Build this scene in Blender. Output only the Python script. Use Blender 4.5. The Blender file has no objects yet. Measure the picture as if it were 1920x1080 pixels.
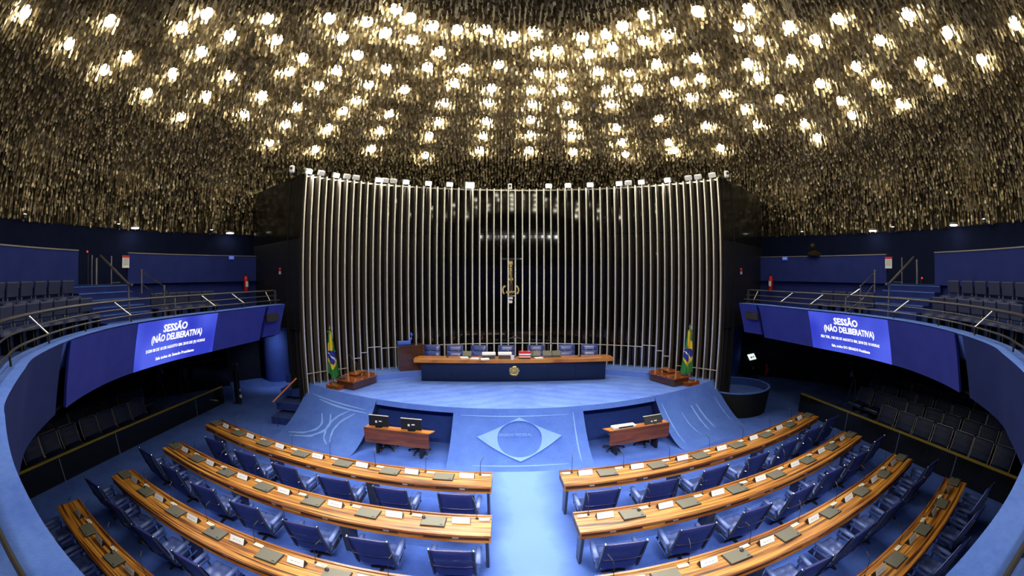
import bpy, math, random
import numpy as np
from mathutils import Vector, Matrix

random.seed(7)
RNG = np.random.default_rng(11)
SC = bpy.context.scene
COL = SC.collection
PI = math.pi
R = math.radians

# ---------------------------------------------------------------- camera, world, view
cam_d = bpy.data.cameras.new('camera')
cam = bpy.data.objects.new('camera', cam_d)
COL.objects.link(cam)
SC.camera = cam
cam.location = (-0.567, 0.0, 4.665)
cam.rotation_euler = (R(90 - 1.514), 0, R(-2.051))
cam_d.lens = 15.3                       # a 15 mm full-frame fisheye
cam_d.sensor_fit = 'HORIZONTAL'
cam_d.sensor_width = 36.0
cam_d.sensor_height = 20.25
cam_d.type = 'PANO'
cam_d.panorama_type = 'FISHEYE_EQUISOLID'
cam_d.fisheye_lens = 816.3 / 1920 * 36
cam_d.fisheye_fov = R(220)
cam_d.clip_start = 0.05
cam_d.clip_end = 200

world = bpy.data.worlds.new('world')
SC.world = world
world.use_nodes = True
world.node_tree.nodes['Background'].inputs[0].default_value = (0.5, 0.6, 1.0, 1)
world.node_tree.nodes['Background'].inputs[1].default_value = 0.0

SC.view_settings.view_transform = 'Standard'
SC.view_settings.look = 'None'
SC.view_settings.gamma = 1.0
SC.view_settings.exposure = 0.0
SC.view_settings.use_curve_mapping = False
SC.cycles.max_bounces = 6
SC.cycles.diffuse_bounces = 3
SC.cycles.glossy_bounces = 4
SC.cycles.sample_clamp_indirect = 6.0
SC.cycles.blur_glossy = 0.5

LAMP_SPOT = 60.0
LAMP_GLOW = 29.0
FLOOD_SPOT = 300.0
WASH_SPOT = 420.0
TV_SPOT = 700.0       # W of the uplights along the blue wall

# ---------------------------------------------------------------- mesh builder
class MB:
    def __init__(s):
        s.v = []; s.f = []; s.uv = None
    def add(s, vs, fs):
        o = len(s.v)
        s.v += [tuple(p) for p in vs]
        s.f += [tuple(i + o for i in f) for f in fs]
        return s
    def box(s, c, d, rz=0.0, m=None):
        x, y, z = d[0] / 2, d[1] / 2, d[2] / 2
        vs = [Vector((sx * x, sy * y, sz * z)) for sz in (-1, 1) for sy in (-1, 1) for sx in (-1, 1)]
        mt = Matrix.Rotation(rz, 3, 'Z') if m is None else m
        vs = [mt @ p + Vector(c) for p in vs]
        return s.add(vs, [(0, 2, 3, 1), (4, 5, 7, 6), (0, 1, 5, 4), (2, 6, 7, 3), (0, 4, 6, 2), (1, 3, 7, 5)])
    def rbox(s, c, d, b=0.01, rz=0.0, m=None):
        """box with chamfered edges"""
        hx, hy, hz = d[0] / 2, d[1] / 2, d[2] / 2
        b = min(b, hx * .9, hy * .9, hz * .9)
        mt = Matrix.Rotation(rz, 3, 'Z') if m is None else m
        vs = []; idx = {}
        for sx in (-1, 1):
            for sy in (-1, 1):
                for sz in (-1, 1):
                    for k in range(3):
                        p = [sx * (hx - b), sy * (hy - b), sz * (hz - b)]
                        p[k] = (sx * hx, sy * hy, sz * hz)[k]
                        idx[(sx, sy, sz, k)] = len(vs)
                        vs.append(mt @ Vector(p) + Vector(c))
        fs = []
        S4 = [(-1, -1), (1, -1), (1, 1), (-1, 1)]
        for sg in (-1, 1):
            q = [idx[(sg, a, e, 0)] for a, e in S4]; fs.append(q if sg > 0 else q[::-1])
            q = [idx[(a, sg, e, 1)] for a, e in S4]; fs.append(q[::-1] if sg > 0 else q)
            q = [idx[(a, e, sg, 2)] for a, e in S4]; fs.append(q if sg > 0 else q[::-1])
        for a in (-1, 1):
            for e in (-1, 1):
                fs.append([idx[(-1, a, e, 1)], idx[(1, a, e, 1)], idx[(1, a, e, 2)], idx[(-1, a, e, 2)]])
                fs.append([idx[(a, -1, e, 0)], idx[(a, 1, e, 0)], idx[(a, 1, e, 2)], idx[(a, -1, e, 2)]])
                fs.append([idx[(a, e, -1, 0)], idx[(a, e, 1, 0)], idx[(a, e, 1, 1)], idx[(a, e, -1, 1)]])
                for g in (-1, 1):
                    fs.append([idx[(a, e, g, 0)], idx[(a, e, g, 1)], idx[(a, e, g, 2)]])
        # the 8 corners were added twice over; keep one of each
        seen = set(); out = []
        for f in fs:
            k = tuple(sorted(f))
            if k in seen: continue
            seen.add(k); out.append(f)
        return s.add(vs, out)
    def tube(s, pts, r, n=6, caps=True, flat=None):
        """tube along a polyline; r a number or one per point; flat=(wx, wz) makes a rectangular bar"""
        pts = [Vector(p) for p in pts]
        m = len(pts)
        rs = r if isinstance(r, (list, tuple)) else [r] * m
        o = len(s.v); up = Vector((0, 0, 1))
        for i, p in enumerate(pts):
            t = (pts[min(i + 1, m - 1)] - pts[max(i - 1, 0)]).normalized()
            a = t.cross(up)
            if a.length < 1e-3: a = t.cross(Vector((1, 0, 0)))
            a.normalize(); b = a.cross(t).normalized()
            for k in range(n):
                g = 2 * PI * k / n + (PI / n if n == 4 else 0)
                s.v.append(tuple(p + (a * math.cos(g) + b * math.sin(g)) * rs[i]))
        for i in range(m - 1):
            for k in range(n):
                k2 = (k + 1) % n
                s.f.append((o + i * n + k, o + i * n + k2, o + (i + 1) * n + k2, o + (i + 1) * n + k))
        if caps:
            s.f.append(tuple(o + k for k in range(n))[::-1])
            s.f.append(tuple(o + (m - 1) * n + k for k in range(n)))
        return s
    def bar(s, pts, wx, wn):
        """rectangular bar along pts lying in a plane x = const: half width wx along x, half thickness wn in plane"""
        pts = [Vector(p) for p in pts]; m = len(pts); o = len(s.v)
        for i, p in enumerate(pts):
            t = (pts[min(i + 1, m - 1)] - pts[max(i - 1, 0)]).normalized()
            nrm = Vector((1, 0, 0)).cross(t).normalized()
            for a, b in ((-1, -1), (1, -1), (1, 1), (-1, 1)):
                s.v.append(tuple(p + Vector((a * wx, 0, 0)) + nrm * b * wn))
        for i in range(m - 1):
            for k in range(4):
                k2 = (k + 1) % 4
                s.f.append((o + i * 4 + k, o + i * 4 + k2, o + i * 4 + 4 + k2, o + i * 4 + 4 + k))
        s.f.append((o + 3, o + 2, o + 1, o)); s.f.append(tuple(o + (m - 1) * 4 + k for k in range(4)))
        return s
    def lathe(s, prof, n=16, c=(0, 0, 0), cap=True):
        o = len(s.v)
        for r, z in prof:
            for k in range(n):
                g = 2 * PI * k / n
                s.v.append((c[0] + r * math.cos(g), c[1] + r * math.sin(g), c[2] + z))
        for i in range(len(prof) - 1):
            for k in range(n):
                k2 = (k + 1) % n
                s.f.append((o + i * n + k, o + i * n + k2, o + (i + 1) * n + k2, o + (i + 1) * n + k))
        if cap:
            s.f.append(tuple(o + k for k in range(n))[::-1])
            s.f.append(tuple(o + (len(prof) - 1) * n + k for k in range(n)))
        return s
    def prism(s, poly, z0, z1):
        """vertical prism over a plan polygon (counter-clockwise)"""
        n = len(poly)
        vs = [(p[0], p[1], z0) for p in poly] + [(p[0], p[1], z1) for p in poly]
        fs = [tuple(range(n))[::-1], tuple(range(n, 2 * n))]
        fs += [(i, (i + 1) % n, n + (i + 1) % n, n + i) for i in range(n)]
        return s.add(vs, fs)
    def strip(s, A, B):
        """ribbon of quads between two equal rows of 3-D points"""
        n = len(A)
        return s.add(list(A) + list(B), [(i, i + 1, n + i + 1, n + i) for i in range(n - 1)])
    def rows(s, rws, closed=False):
        for a, b in zip(rws[:-1], rws[1:]): s.strip(a, b)
        return s
    def sweep(s, path, sec, cap=True, out=None):
        """sweep a (offset outwards, z) section along a plan path with unit normals"""
        o = len(s.v); n = len(sec)
        for p, nr in path:
            for a, z in sec:
                s.v.append((p[0] + nr[0] * a, p[1] + nr[1] * a, z))
        for i in range(len(path) - 1):
            for k in range(n):
                k2 = (k + 1) % n
                s.f.append((o + i * n + k, o + i * n + k2, o + (i + 1) * n + k2, o + (i + 1) * n + k))
        if cap:
            s.f.append(tuple(o + k for k in range(n))[::-1])
            s.f.append(tuple(o + (len(path) - 1) * n + k for k in range(n)))
        return s
    def mesh(s, name, mat, smooth=False, weld=False):
        me = bpy.data.meshes.new(name)
        me.from_pydata(s.v, [], s.f)
        if mat is not None: me.materials.append(mat)
        if smooth:
            me.polygons.foreach_set('use_smooth', [True] * len(me.polygons))
        if weld or smooth:
            import bmesh
            bm = bmesh.new(); bm.from_mesh(me)
            bmesh.ops.remove_doubles(bm, verts=bm.verts, dist=1e-5)
            bmesh.ops.recalc_face_normals(bm, faces=bm.faces)
            bm.to_mesh(me); bm.free()
        me.update()
        return me
    def build(s, name, mat, parent=None, smooth=False, weld=True, ang=None):
        me = s.mesh(name, mat, smooth, weld)
        o = bpy.data.objects.new(name, me); COL.objects.link(o)
        if parent is not None: o.parent = parent
        if smooth: autosmooth(me, ang or 40)
        return o

def autosmooth(me, deg):
    """sharp edges where faces meet at more than deg"""
    import bmesh
    bm = bmesh.new(); bm.from_mesh(me); c = R(deg)
    for e in bm.edges:
        if len(e.link_faces) == 2 and e.calc_face_angle(0) > c: e.smooth = False
    bm.to_mesh(me); bm.free()

def thing(name, label, cat, loc=(0, 0, 0), rz=0.0, group=None):
    o = bpy.data.objects.new(name, None); COL.objects.link(o)
    o.location = loc; o.rotation_euler = (0, 0, rz); o.empty_display_size = .1
    o['label'] = label; o['category'] = cat
    if group: o['group'] = group
    return o
def tag(o, label, cat, group=None):
    o['label'] = label; o['category'] = cat
    if group: o['group'] = group
    return o
def fine(o):
    """many tiny pieces joined into one part"""
    o['kind'] = 'stuff'; return o
def struct(o):
    o['kind'] = 'structure'; return o
def dup(root, loc, rz, label, group=None):
    r = root.copy(); COL.objects.link(r); r.location = loc
    r.rotation_euler = (root.rotation_euler[0], root.rotation_euler[1], rz)
    r['label'] = label
    if group: r['group'] = group
    for ch in list(root.children):
        c = ch.copy(); COL.objects.link(c); c.parent = r
        for g in list(ch.children):
            d = g.copy(); COL.objects.link(d); d.parent = c
    return r
class Proto:
    """first placing moves the thing that was built, later ones copy it"""
    def __init__(s, root): s.root = root; s.used = False
    def place(s, loc, rz, label, group=None):
        if not s.used:
            s.used = True; o = s.root
            o.location = loc; o.rotation_euler[2] = rz; o['label'] = label
            if group: o['group'] = group
            return o
        return dup(s.root, loc, rz, label, group)
ORD = ['first', 'second', 'third', 'fourth', 'fifth', 'sixth', 'seventh', 'eighth', 'ninth', 'tenth', 'eleventh', 'twelfth', 'thirteenth', 'fourteenth']

# ---------------------------------------------------------------- materials
def mat(name, col, rough=.5, metal=0.0, col2=None, scale=8.0, detail=3.0, bump=0.0, bscale=60.0, spec=.5, coat=0.0, emit=None, estr=0.0, sheen=0.0, contrast=(.35, .65)):
    m = bpy.data.materials.new(name); m.use_nodes = True
    nt = m.node_tree; b = nt.nodes['Principled BSDF']
    b.inputs['Base Color'].default_value = (*col, 1)
    b.inputs['Roughness'].default_value = rough
    b.inputs['Metallic'].default_value = metal
    b.inputs['Specular IOR Level'].default_value = spec
    b.inputs['Coat Weight'].default_value = coat
    b.inputs['Sheen Weight'].default_value = sheen
    tc = nt.nodes.new('ShaderNodeTexCoord')
    if col2 is not None:
        n = nt.nodes.new('ShaderNodeTexNoise'); n.inputs['Scale'].default_value = scale; n.inputs['Detail'].default_value = detail
        r = nt.nodes.new('ShaderNodeValToRGB')
        r.color_ramp.elements[0].position, r.color_ramp.elements[1].position = contrast
        r.color_ramp.elements[0].color = (*col, 1); r.color_ramp.elements[1].color = (*col2, 1)
        nt.links.new(tc.outputs['Object'], n.inputs['Vector']); nt.links.new(n.outputs['Fac'], r.inputs['Fac'])
        nt.links.new(r.outputs['Color'], b.inputs['Base Color'])
    if bump > 0:
        n2 = nt.nodes.new('ShaderNodeTexNoise'); n2.inputs['Scale'].default_value = bscale; n2.inputs['Detail'].default_value = 2
        bp = nt.nodes.new('ShaderNodeBump'); bp.inputs['Strength'].default_value = bump; bp.inputs['Distance'].default_value = .01
        nt.links.new(tc.outputs['Object'], n2.inputs['Vector']); nt.links.new(n2.outputs['Fac'], bp.inputs['Height'])
        nt.links.new(bp.outputs['Normal'], b.inputs['Normal'])
    if emit is not None:
        b.inputs['Emission Color'].default_value = (*emit, 1); b.inputs['Emission Strength'].default_value = estr
    return m

def carpet(name, c1, c2, scale=.9, lamplit=None, aisle=False, comb=False):
    """pile carpet: brushed patches, fine fibre and (on the floor) an aisle painted paler where lamps light it"""
    m = bpy.data.materials.new(name); m.use_nodes = True
    nt = m.node_tree; b = nt.nodes['Principled BSDF']; L = nt.links.new
    b.inputs['Roughness'].default_value = .95; b.inputs['Specular IOR Level'].default_value = .15
    b.inputs['Sheen Weight'].default_value = .08; b.inputs['Sheen Roughness'].default_value = .5
    b.inputs['Sheen Tint'].default_value = (.55, .75, 1, 1)
    tc = nt.nodes.new('ShaderNodeTexCoord')
    n1 = nt.nodes.new('ShaderNodeTexNoise'); n1.inputs['Scale'].default_value = scale; n1.inputs['Detail'].default_value = 5; n1.inputs['Roughness'].default_value = .65
    n2 = nt.nodes.new('ShaderNodeTexNoise'); n2.inputs['Scale'].default_value = 22; n2.inputs['Detail'].default_value = 3
    mx = nt.nodes.new('ShaderNodeMath'); mx.operation = 'MULTIPLY_ADD'; mx.inputs[1].default_value = .35; 
    L(tc.outputs['Object'], n1.inputs['Vector']); L(tc.outputs['Object'], n2.inputs['Vector'])
    L(n2.outputs['Fac'], mx.inputs[0]); L(n1.outputs['Fac'], mx.inputs[2])
    rp = nt.nodes.new('ShaderNodeValToRGB')
    rp.color_ramp.elements[0].position = .5; rp.color_ramp.elements[1].position = .86
    rp.color_ramp.elements[0].color = (*c1, 1); rp.color_ramp.elements[1].color = (*c2, 1)
    L(mx.outputs[0], rp.inputs['Fac'])
    out = rp.outputs['Color']
    if comb:                                    # chevrons left by the vacuum cleaner in the pile
        sx = nt.nodes.new('ShaderNodeSeparateXYZ'); L(tc.outputs['Object'], sx.inputs[0])
        ab = nt.nodes.new('ShaderNodeMath'); ab.operation = 'ABSOLUTE'; L(sx.outputs['X'], ab.inputs[0])
        m1 = nt.nodes.new('ShaderNodeMath'); m1.operation = 'MULTIPLY_ADD'; m1.inputs[1].default_value = .55; L(ab.outputs[0], m1.inputs[0]); L(sx.outputs['Y'], m1.inputs[2])
        m2 = nt.nodes.new('ShaderNodeMath'); m2.operation = 'MULTIPLY_ADD'; m2.inputs[1].default_value = .9; L(n1.outputs['Fac'], m2.inputs[0]); L(m1.outputs[0], m2.inputs[2])
        m3 = nt.nodes.new('ShaderNodeMath'); m3.operation = 'MULTIPLY'; m3.inputs[1].default_value = 11.0; L(m2.outputs[0], m3.inputs[0])
        m4 = nt.nodes.new('ShaderNodeMath'); m4.operation = 'SINE'; L(m3.outputs[0], m4.inputs[0])
        m5 = nt.nodes.new('ShaderNodeMath'); m5.operation = 'MULTIPLY_ADD'; m5.inputs[1].default_value = .085; L(m4.outputs[0], m5.inputs[0]); L(mx.outputs[0], m5.inputs[2])
        L(m5.outputs[0], rp.inputs['Fac'])
    if aisle:  # bright lamp light along the aisle, painted into the carpet colour
        sx = nt.nodes.new('ShaderNodeSeparateXYZ'); L(tc.outputs['Object'], sx.inputs[0])
        ab = nt.nodes.new('ShaderNodeMath'); ab.operation = 'ABSOLUTE'; L(sx.outputs['X'], ab.inputs[0])
        ad = nt.nodes.new('ShaderNodeMath'); ad.operation = 'MULTIPLY_ADD'; ad.inputs[1].default_value = .9; L(n1.outputs['Fac'], ad.inputs[0]); L(ab.outputs[0], ad.inputs[2])
        mr = nt.nodes.new('ShaderNodeMapRange'); mr.inputs['From Min'].default_value = 1.35; mr.inputs['From Max'].default_value = .75
        L(ad.outputs[0], mr.inputs['Value'])
        mc = nt.nodes.new('ShaderNodeMix'); mc.data_type = 'RGBA'
        L(mr.outputs['Result'], mc.inputs[0]); L(out, mc.inputs[6]); mc.inputs[7].default_value = (*lamplit, 1)
        out = mc.outputs[2]
    L(out, b.inputs['Base Color'])
    bp = nt.nodes.new('ShaderNodeBump'); bp.inputs['Strength'].default_value = .35; bp.inputs['Distance'].default_value = .01
    n3 = nt.nodes.new('ShaderNodeTexNoise'); n3.inputs['Scale'].default_value = 90; L(tc.outputs['Object'], n3.inputs['Vector'])
    L(n3.outputs['Fac'], bp.inputs['Height']); L(bp.outputs['Normal'], b.inputs['Normal'])
    return m

def wood(name, dark, mid, light, uv=True, sc=(.55, 13.0, 1.0), rough=.28, coat=.25):
    m = bpy.data.materials.new(name); m.use_nodes = True
    nt = m.node_tree; b = nt.nodes['Principled BSDF']; L = nt.links.new
    b.inputs['Roughness'].default_value = rough; b.inputs['Coat Weight'].default_value = coat; b.inputs['Coat Roughness'].default_value = .2
    tc = nt.nodes.new('ShaderNodeTexCoord'); mp = nt.nodes.new('ShaderNodeMapping')
    mp.inputs['Scale'].default_value = sc
    L(tc.outputs['UV' if uv else 'Object'], mp.inputs['Vector'])
    n = nt.nodes.new('ShaderNodeTexNoise'); n.inputs['Scale'].default_value = 1.0; n.inputs['Detail'].default_value = 4; n.inputs['Distortion'].default_value = .6
    n2 = nt.nodes.new('ShaderNodeTexNoise'); n2.inputs['Scale'].default_value = 4.0; n2.inputs['Detail'].default_value = 6
    L(mp.outputs['Vector'], n.inputs['Vector']); L(mp.outputs['Vector'], n2.inputs['Vector'])
    mx = nt.nodes.new('ShaderNodeMath'); mx.operation = 'MULTIPLY_ADD'; mx.inputs[1].default_value = .35
    L(n2.outputs['Fac'], mx.inputs[0]); L(n.outputs['Fac'], mx.inputs[2])
    rp = nt.nodes.new('ShaderNodeValToRGB'); e = rp.color_ramp.elements
    e[0].position = .545; e[0].color = (*dark, 1); e[1].position = .81; e[1].color = (*light, 1)
    k = e.new(.655); k.color = (*mid, 1)
    L(mx.outputs[0], rp.inputs['Fac']); L(rp.outputs['Color'], b.inputs['Base Color'])
    return m

M = {}
M['carpet'] = carpet('blue_carpet', (.046, .104, .46), (.080, .165, .59), lamplit=(.150, .275, .66), aisle=True)
M['carpet_stage'] = carpet('blue_carpet_stage', (.085, .160, .57), (.13, .235, .68), scale=1.4, comb=True)
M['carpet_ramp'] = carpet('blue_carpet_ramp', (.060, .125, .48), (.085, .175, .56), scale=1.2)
M['carpet_pale'] = carpet('pale_blue_carpet', (.17, .31, .74), (.20, .35, .77), scale=2)
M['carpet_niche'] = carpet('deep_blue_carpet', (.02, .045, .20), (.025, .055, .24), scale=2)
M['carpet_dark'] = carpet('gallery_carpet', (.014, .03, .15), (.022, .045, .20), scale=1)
M['carpet_ledge'] = carpet('ledge_carpet', (.048, .110, .42), (.085, .165, .52), scale=2.2)
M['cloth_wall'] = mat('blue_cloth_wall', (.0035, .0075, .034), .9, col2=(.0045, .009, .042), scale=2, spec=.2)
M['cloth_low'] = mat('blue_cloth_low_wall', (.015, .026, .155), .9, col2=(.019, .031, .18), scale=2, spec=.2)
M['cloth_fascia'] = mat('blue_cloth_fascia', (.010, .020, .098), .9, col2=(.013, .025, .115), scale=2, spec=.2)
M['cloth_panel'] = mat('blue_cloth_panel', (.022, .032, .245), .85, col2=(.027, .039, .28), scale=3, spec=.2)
M['dark_wall'] = mat('dark_navy_wall', (.003, .006, .022), .7, col2=(.004, .008, .03), scale=2, spec=.3)
M['black_gloss'] = mat('black_glass_panel', (.004, .004, .004), .05, spec=.55)
M['black_stone'] = mat('black_polished_granite', (.006, .006, .006), .10, col2=(.012, .012, .011), scale=14, spec=.55)
M['rib_steel'] = mat('brushed_steel', (.80, .77, .70), .42, .75)
M['rib_side'] = mat('dome_tinted_steel', (.26, .21, .165), .42, .55)  # brown reflection of the dome, painted into the colour of the rib sides
M['trim_steel'] = mat('polished_steel', (.72, .72, .70), .18, 1.0)
M['chrome'] = mat('chrome', (.80, .80, .82), .14, 1.0)
M['steel_post'] = mat('satin_steel', (.58, .56, .52), .32, 1.0)
M['rail'] = mat('dark_bronze_rail', (.034, .030, .027), .40, .35)
M['brass'] = mat('brass_rail', (.52, .38, .06), .38, .6)
M['bench_wood'] = wood('striped_rosewood', (.050, .013, .003), (.33, .118, .016), (.60, .295, .052), sc=(.5, 17.0, 1.0), rough=.38, coat=.10)
M['bench_edge'] = wood('rosewood_edge', (.10, .028, .006), (.26, .085, .016), (.45, .19, .045))
M['table_wood'] = wood('polished_imbuia', (.30, .095, .015), (.44, .16, .03), (.56, .23, .045), uv=False, sc=(.7, 6, 2))
M['red_wood'] = wood('reddish_wood', (.13, .034, .007), (.19, .052, .010), (.25, .072, .015), uv=False, sc=(1, 4, 9))
M['dark_wood'] = wood('dark_lectern_wood', (.045, .016, .008), (.065, .022, .011), (.08, .03, .015), uv=False, sc=(1, 4, 8))
M['lacquer_wood'] = wood('lacquered_wood', (.13, .030, .006), (.23, .055, .010), (.33, .09, .016), uv=False, sc=(2, 5, 5), rough=.12, coat=.6)
M['recess'] = mat('dark_recess_wood', (.05, .018, .007), .5)
M['leg_metal'] = mat('blue_grey_metal_leg', (.055, .065, .105), .35, .5)
M['leather_back'] = mat('navy_vinyl', (.018, .027, .145), .34, col2=(.022, .032, .165), scale=5, spec=.5)
M['leather_seat'] = mat('tufted_blue_leather', (.12, .175, .47), .28, col2=(.135, .195, .51), scale=5, spec=.6)
M['leather_arm'] = mat('blue_leather_arm', (.13, .20, .52), .32, spec=.6)
M['leather_dark'] = mat('dark_navy_leather', (.010, .019, .066), .5, col2=(.013, .024, .08), scale=5, spec=.3)
M['leather_grey'] = mat('slate_blue_vinyl', (.024, .031, .085), .5, col2=(.028, .036, .10), scale=5, spec=.4)
M['leather_dais'] = mat('dais_blue_leather', (.026, .046, .235), .30, col2=(.032, .055, .27), scale=6, spec=.6)
M['black'] = mat('black_plastic', (.012, .012, .014), .4)
M['dark_grey'] = mat('dark_grey_plastic', (.045, .047, .05), .45)
M['lid'] = mat('grey_lid', (.150, .145, .115), .45, .25)
M['lid_edge'] = mat('lid_edge', (.02, .02, .018), .5)
M['white'] = mat('white_card', (.82, .82, .84), .5)
M['ink'] = mat('grey_ink', (.25, .27, .33), .7)
M['red_ink'] = mat('red_ink', (.6, .02, .02), .6)
M['ivory'] = mat('ivory_plastic', (.74, .70, .58), .45)
M['grey'] = mat('grey_paint', (.35, .36, .38), .45)
M['red'] = mat('red_enamel', (.62, .012, .012), .25)
M['navy_gloss'] = mat('glossy_navy_panel', (.003, .0075, .034), .10, spec=.4)
M['gold'] = mat('gilt_bronze', (.80, .62, .24), .35, .7, col2=(.42, .30, .09), scale=30, bump=.4, bscale=70)
M['flag_green'] = mat('flag_green', (.010, .17, .035), .7, col2=(.014, .21, .045), scale=6)
M['flag_yellow'] = mat('flag_yellow', (.75, .52, .02), .7)
M['flag_blue'] = mat('flag_blue', (.012, .022, .28), .7)
M['exit_blue'] = mat('blue_sign', (.06, .12, .55), .5, emit=(.12, .22, .9), estr=.35)
M['sky_blue'] = mat('bright_blue_plastic', (.04, .12, .70), .4)
M['bust'] = mat('dark_bronze', (.045, .030, .014), .4, .6)
M['orange_wood'] = mat('varnished_orange_wood', (.42, .12, .018), .3, coat=.4)
M['pillar'] = carpet('pillar_cloth', (.035, .075, .36), (.045, .09, .42), scale=2)
M['tub'] = mat('black_cylinder', (.007, .007, .006), .6, spec=.2)
M['lamp_glass'] = mat('lamp_glass', (.9, .9, .85), .4, emit=(1.0, .94, .73), estr=LAMP_GLOW)
M['flood_glass'] = mat('flood_glass', (.9, .9, .9), .4, emit=(1.0, .98, .93), estr=40.0)
M['down_glass'] = mat('downlight_glass', (.9, .9, .9), .4, emit=(1.0, .98, .92), estr=14.0)
M['red_led'] = mat('red_led', (.5, .0, .0), .4, emit=(1.0, .03, .02), estr=2.0)
M['alarm_red'] = mat('alarm_red', (.5, .01, .01), .4)
M['kiosk_screen'] = mat('kiosk_screen', (.8, .9, .9), .4, emit=(.80, .95, .95), estr=1.0)

def screen_mat():
    m = bpy.data.materials.new('screen_picture'); m.use_nodes = True
    nt = m.node_tree; b = nt.nodes['Principled BSDF']; L = nt.links.new
    b.inputs['Base Color'].default_value = (.01, .01, .05, 1); b.inputs['Roughness'].default_value = .5
    tc = nt.nodes.new('ShaderNodeTexCoord'); n = nt.nodes.new('ShaderNodeTexNoise'); n.inputs['Scale'].default_value = .8; n.inputs['Detail'].default_value = 1
    L(tc.outputs['Object'], n.inputs['Vector'])
    rp = nt.nodes.new('ShaderNodeValToRGB'); e = rp.color_ramp.elements
    e[0].position = .38; e[0].color = (.028, .045, .62, 1); e[1].position = .66; e[1].color = (.09, .14, .95, 1)
    L(n.outputs['Fac'], rp.inputs['Fac']); L(rp.outputs['Color'], b.inputs['Emission Color'])
    b.inputs['Emission Strength'].default_value = .85
    return m
M['screen'] = screen_mat()
M['screen_text'] = mat('screen_lettering', (.8, .8, .8), .5, emit=(.93, .95, 1), estr=1.1)

def plate_mat():
    m = bpy.data.materials.new('bronzed_scale_plates'); m.use_nodes = True
    nt = m.node_tree; b = nt.nodes['Principled BSDF']; L = nt.links.new
    b.inputs['Metallic'].default_value = .8; b.inputs['Roughness'].default_value = .45
    g = nt.nodes.new('ShaderNodeNewGeometry')
    rp = nt.nodes.new('ShaderNodeValToRGB'); e = rp.color_ramp.elements
    e[0].position = 0; e[0].color = (.20, .15, .075, 1); e[1].position = 1; e[1].color = (.62, .53, .36, 1)
    k = e.new(.7); k.color = (.34, .27, .155, 1)
    L(g.outputs['Random Per Island'], rp.inputs['Fac']); L(rp.outputs['Color'], b.inputs['Base Color'])
    return m
M['plates'] = plate_mat()
M['dome_back'] = mat('dark_dome_shell', (.055, .042, .024), .8)
M['cap_metal'] = mat('dull_cap_metal', (.22, .21, .20), .45, .6)
# ---------------------------------------------------------------- plan curves
def cr(P, n):
    """Catmull-Rom resampling of a plan polyline, even in arc length, with outward normals"""
    P = [np.array(p, float) for p in P]; Q = []
    for i in range(len(P) - 1):
        p0 = P[max(i - 1, 0)]; p1 = P[i]; p2 = P[i + 1]; p3 = P[min(i + 2, len(P) - 1)]
        for k in range(12):
            t = k / 12
            Q.append(.5 * (2 * p1 + (p2 - p0) * t + (2 * p0 - 5 * p1 + 4 * p2 - p3) * t * t + (3 * p1 - p0 - 3 * p2 + p3) * t ** 3))
    Q.append(P[-1]); Q = np.array(Q)
    s = np.r_[0, np.cumsum(np.linalg.norm(np.diff(Q, axis=0), axis=1))]
    u = np.linspace(0, s[-1], n)
    X = np.c_[np.interp(u, s, Q[:, 0]), np.interp(u, s, Q[:, 1])]
    T = np.gradient(X, axis=0); T /= np.linalg.norm(T, axis=1)[:, None]
    return X, np.c_[T[:, 1], -T[:, 0]]
PAR = [(0, .33), (.7, .36), (1.3, .40), (1.9, .49), (2.35, .59), (2.85, .73), (3.5, .97), (3.95, 1.17), (4.9, 1.82), (5.6, 2.37),
       (6.5, 3.6), (7.05, 4.8), (7.3, 5.85), (7.38, 7.3), (7.25, 8.7), (7.05, 10.9), (6.9, 11.8)]
PX, PN = cr(PAR, 141)                    # right half, from the rear centre to the front end; outward = away from the hall
def par_i(y):                            # index of the parapet point with that y
    return int(np.argmin(abs(PX[:, 1] - y)))
def half(side, i0=0, i1=141, step=1):
    """path of (point, outward normal), going front on the right half (side=1) or its mirror image"""
    return [((side * PX[i, 0], PX[i, 1]), (side * PN[i, 0], PN[i, 1])) for i in range(i0, i1, step)]
def full(step=1):
    return half(-1, 0, 141, step)[::-1] + half(1, 0, 141, step)[1:]
def circ(c, r, a0, a1, n, z=None):
    """points of a circle; the angle runs from +x towards +y"""
    g = [R(a0 + (a1 - a0) * i / (n - 1)) for i in range(n)]
    P = [(c[0] + r * math.cos(t), c[1] + r * math.sin(t)) for t in g]
    return P if z is None else [(x, y, z) for x, y in P]
def at(r, phi, side, z=0.0, cy=7.8):
    """a point of the upper gallery: phi degrees towards the stage from straight sideways"""
    return (side * r * math.cos(R(phi)), cy + r * math.sin(R(phi)), z)

STZ = 1.242
def ylip(x): return 23.28 - math.sqrt(12.40 ** 2 - x * x)
def yfoot(x): return 29.2 - math.sqrt(19.6 ** 2 - x * x)
WC = (0.0, 8.08); WR = 8.25; WTOP = 7.95
RIB = [(k - 29.5) * 1.9 for k in range(60)]       # rib bearings, degrees from straight ahead
def wpt(deg, r=WR): return (WC[0] + r * math.sin(R(deg)), WC[1] + r * math.cos(R(deg)))

# ---------------------------------------------------------------- floor and stage
b = MB()
b.add([(-16, -9, 0), (16, -9, 0), (16, 24, 0), (-16, 24, 0)], [(0, 1, 2, 3)])
struct(b.build('floor', M['carpet']))

# stage floor: lip arc in front, ribbed wall behind
xs = np.linspace(-6.68, 6.68, 61)
front = [(x, ylip(x), STZ) for x in xs]
back = []
for x in xs:
    t = x / 6.68
    a = t * 56.4
    back.append((*wpt(a, WR + .05), STZ))
b = MB(); b.strip(front, back)
struct(b.build('stage_floor', M['carpet_stage']))
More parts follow.
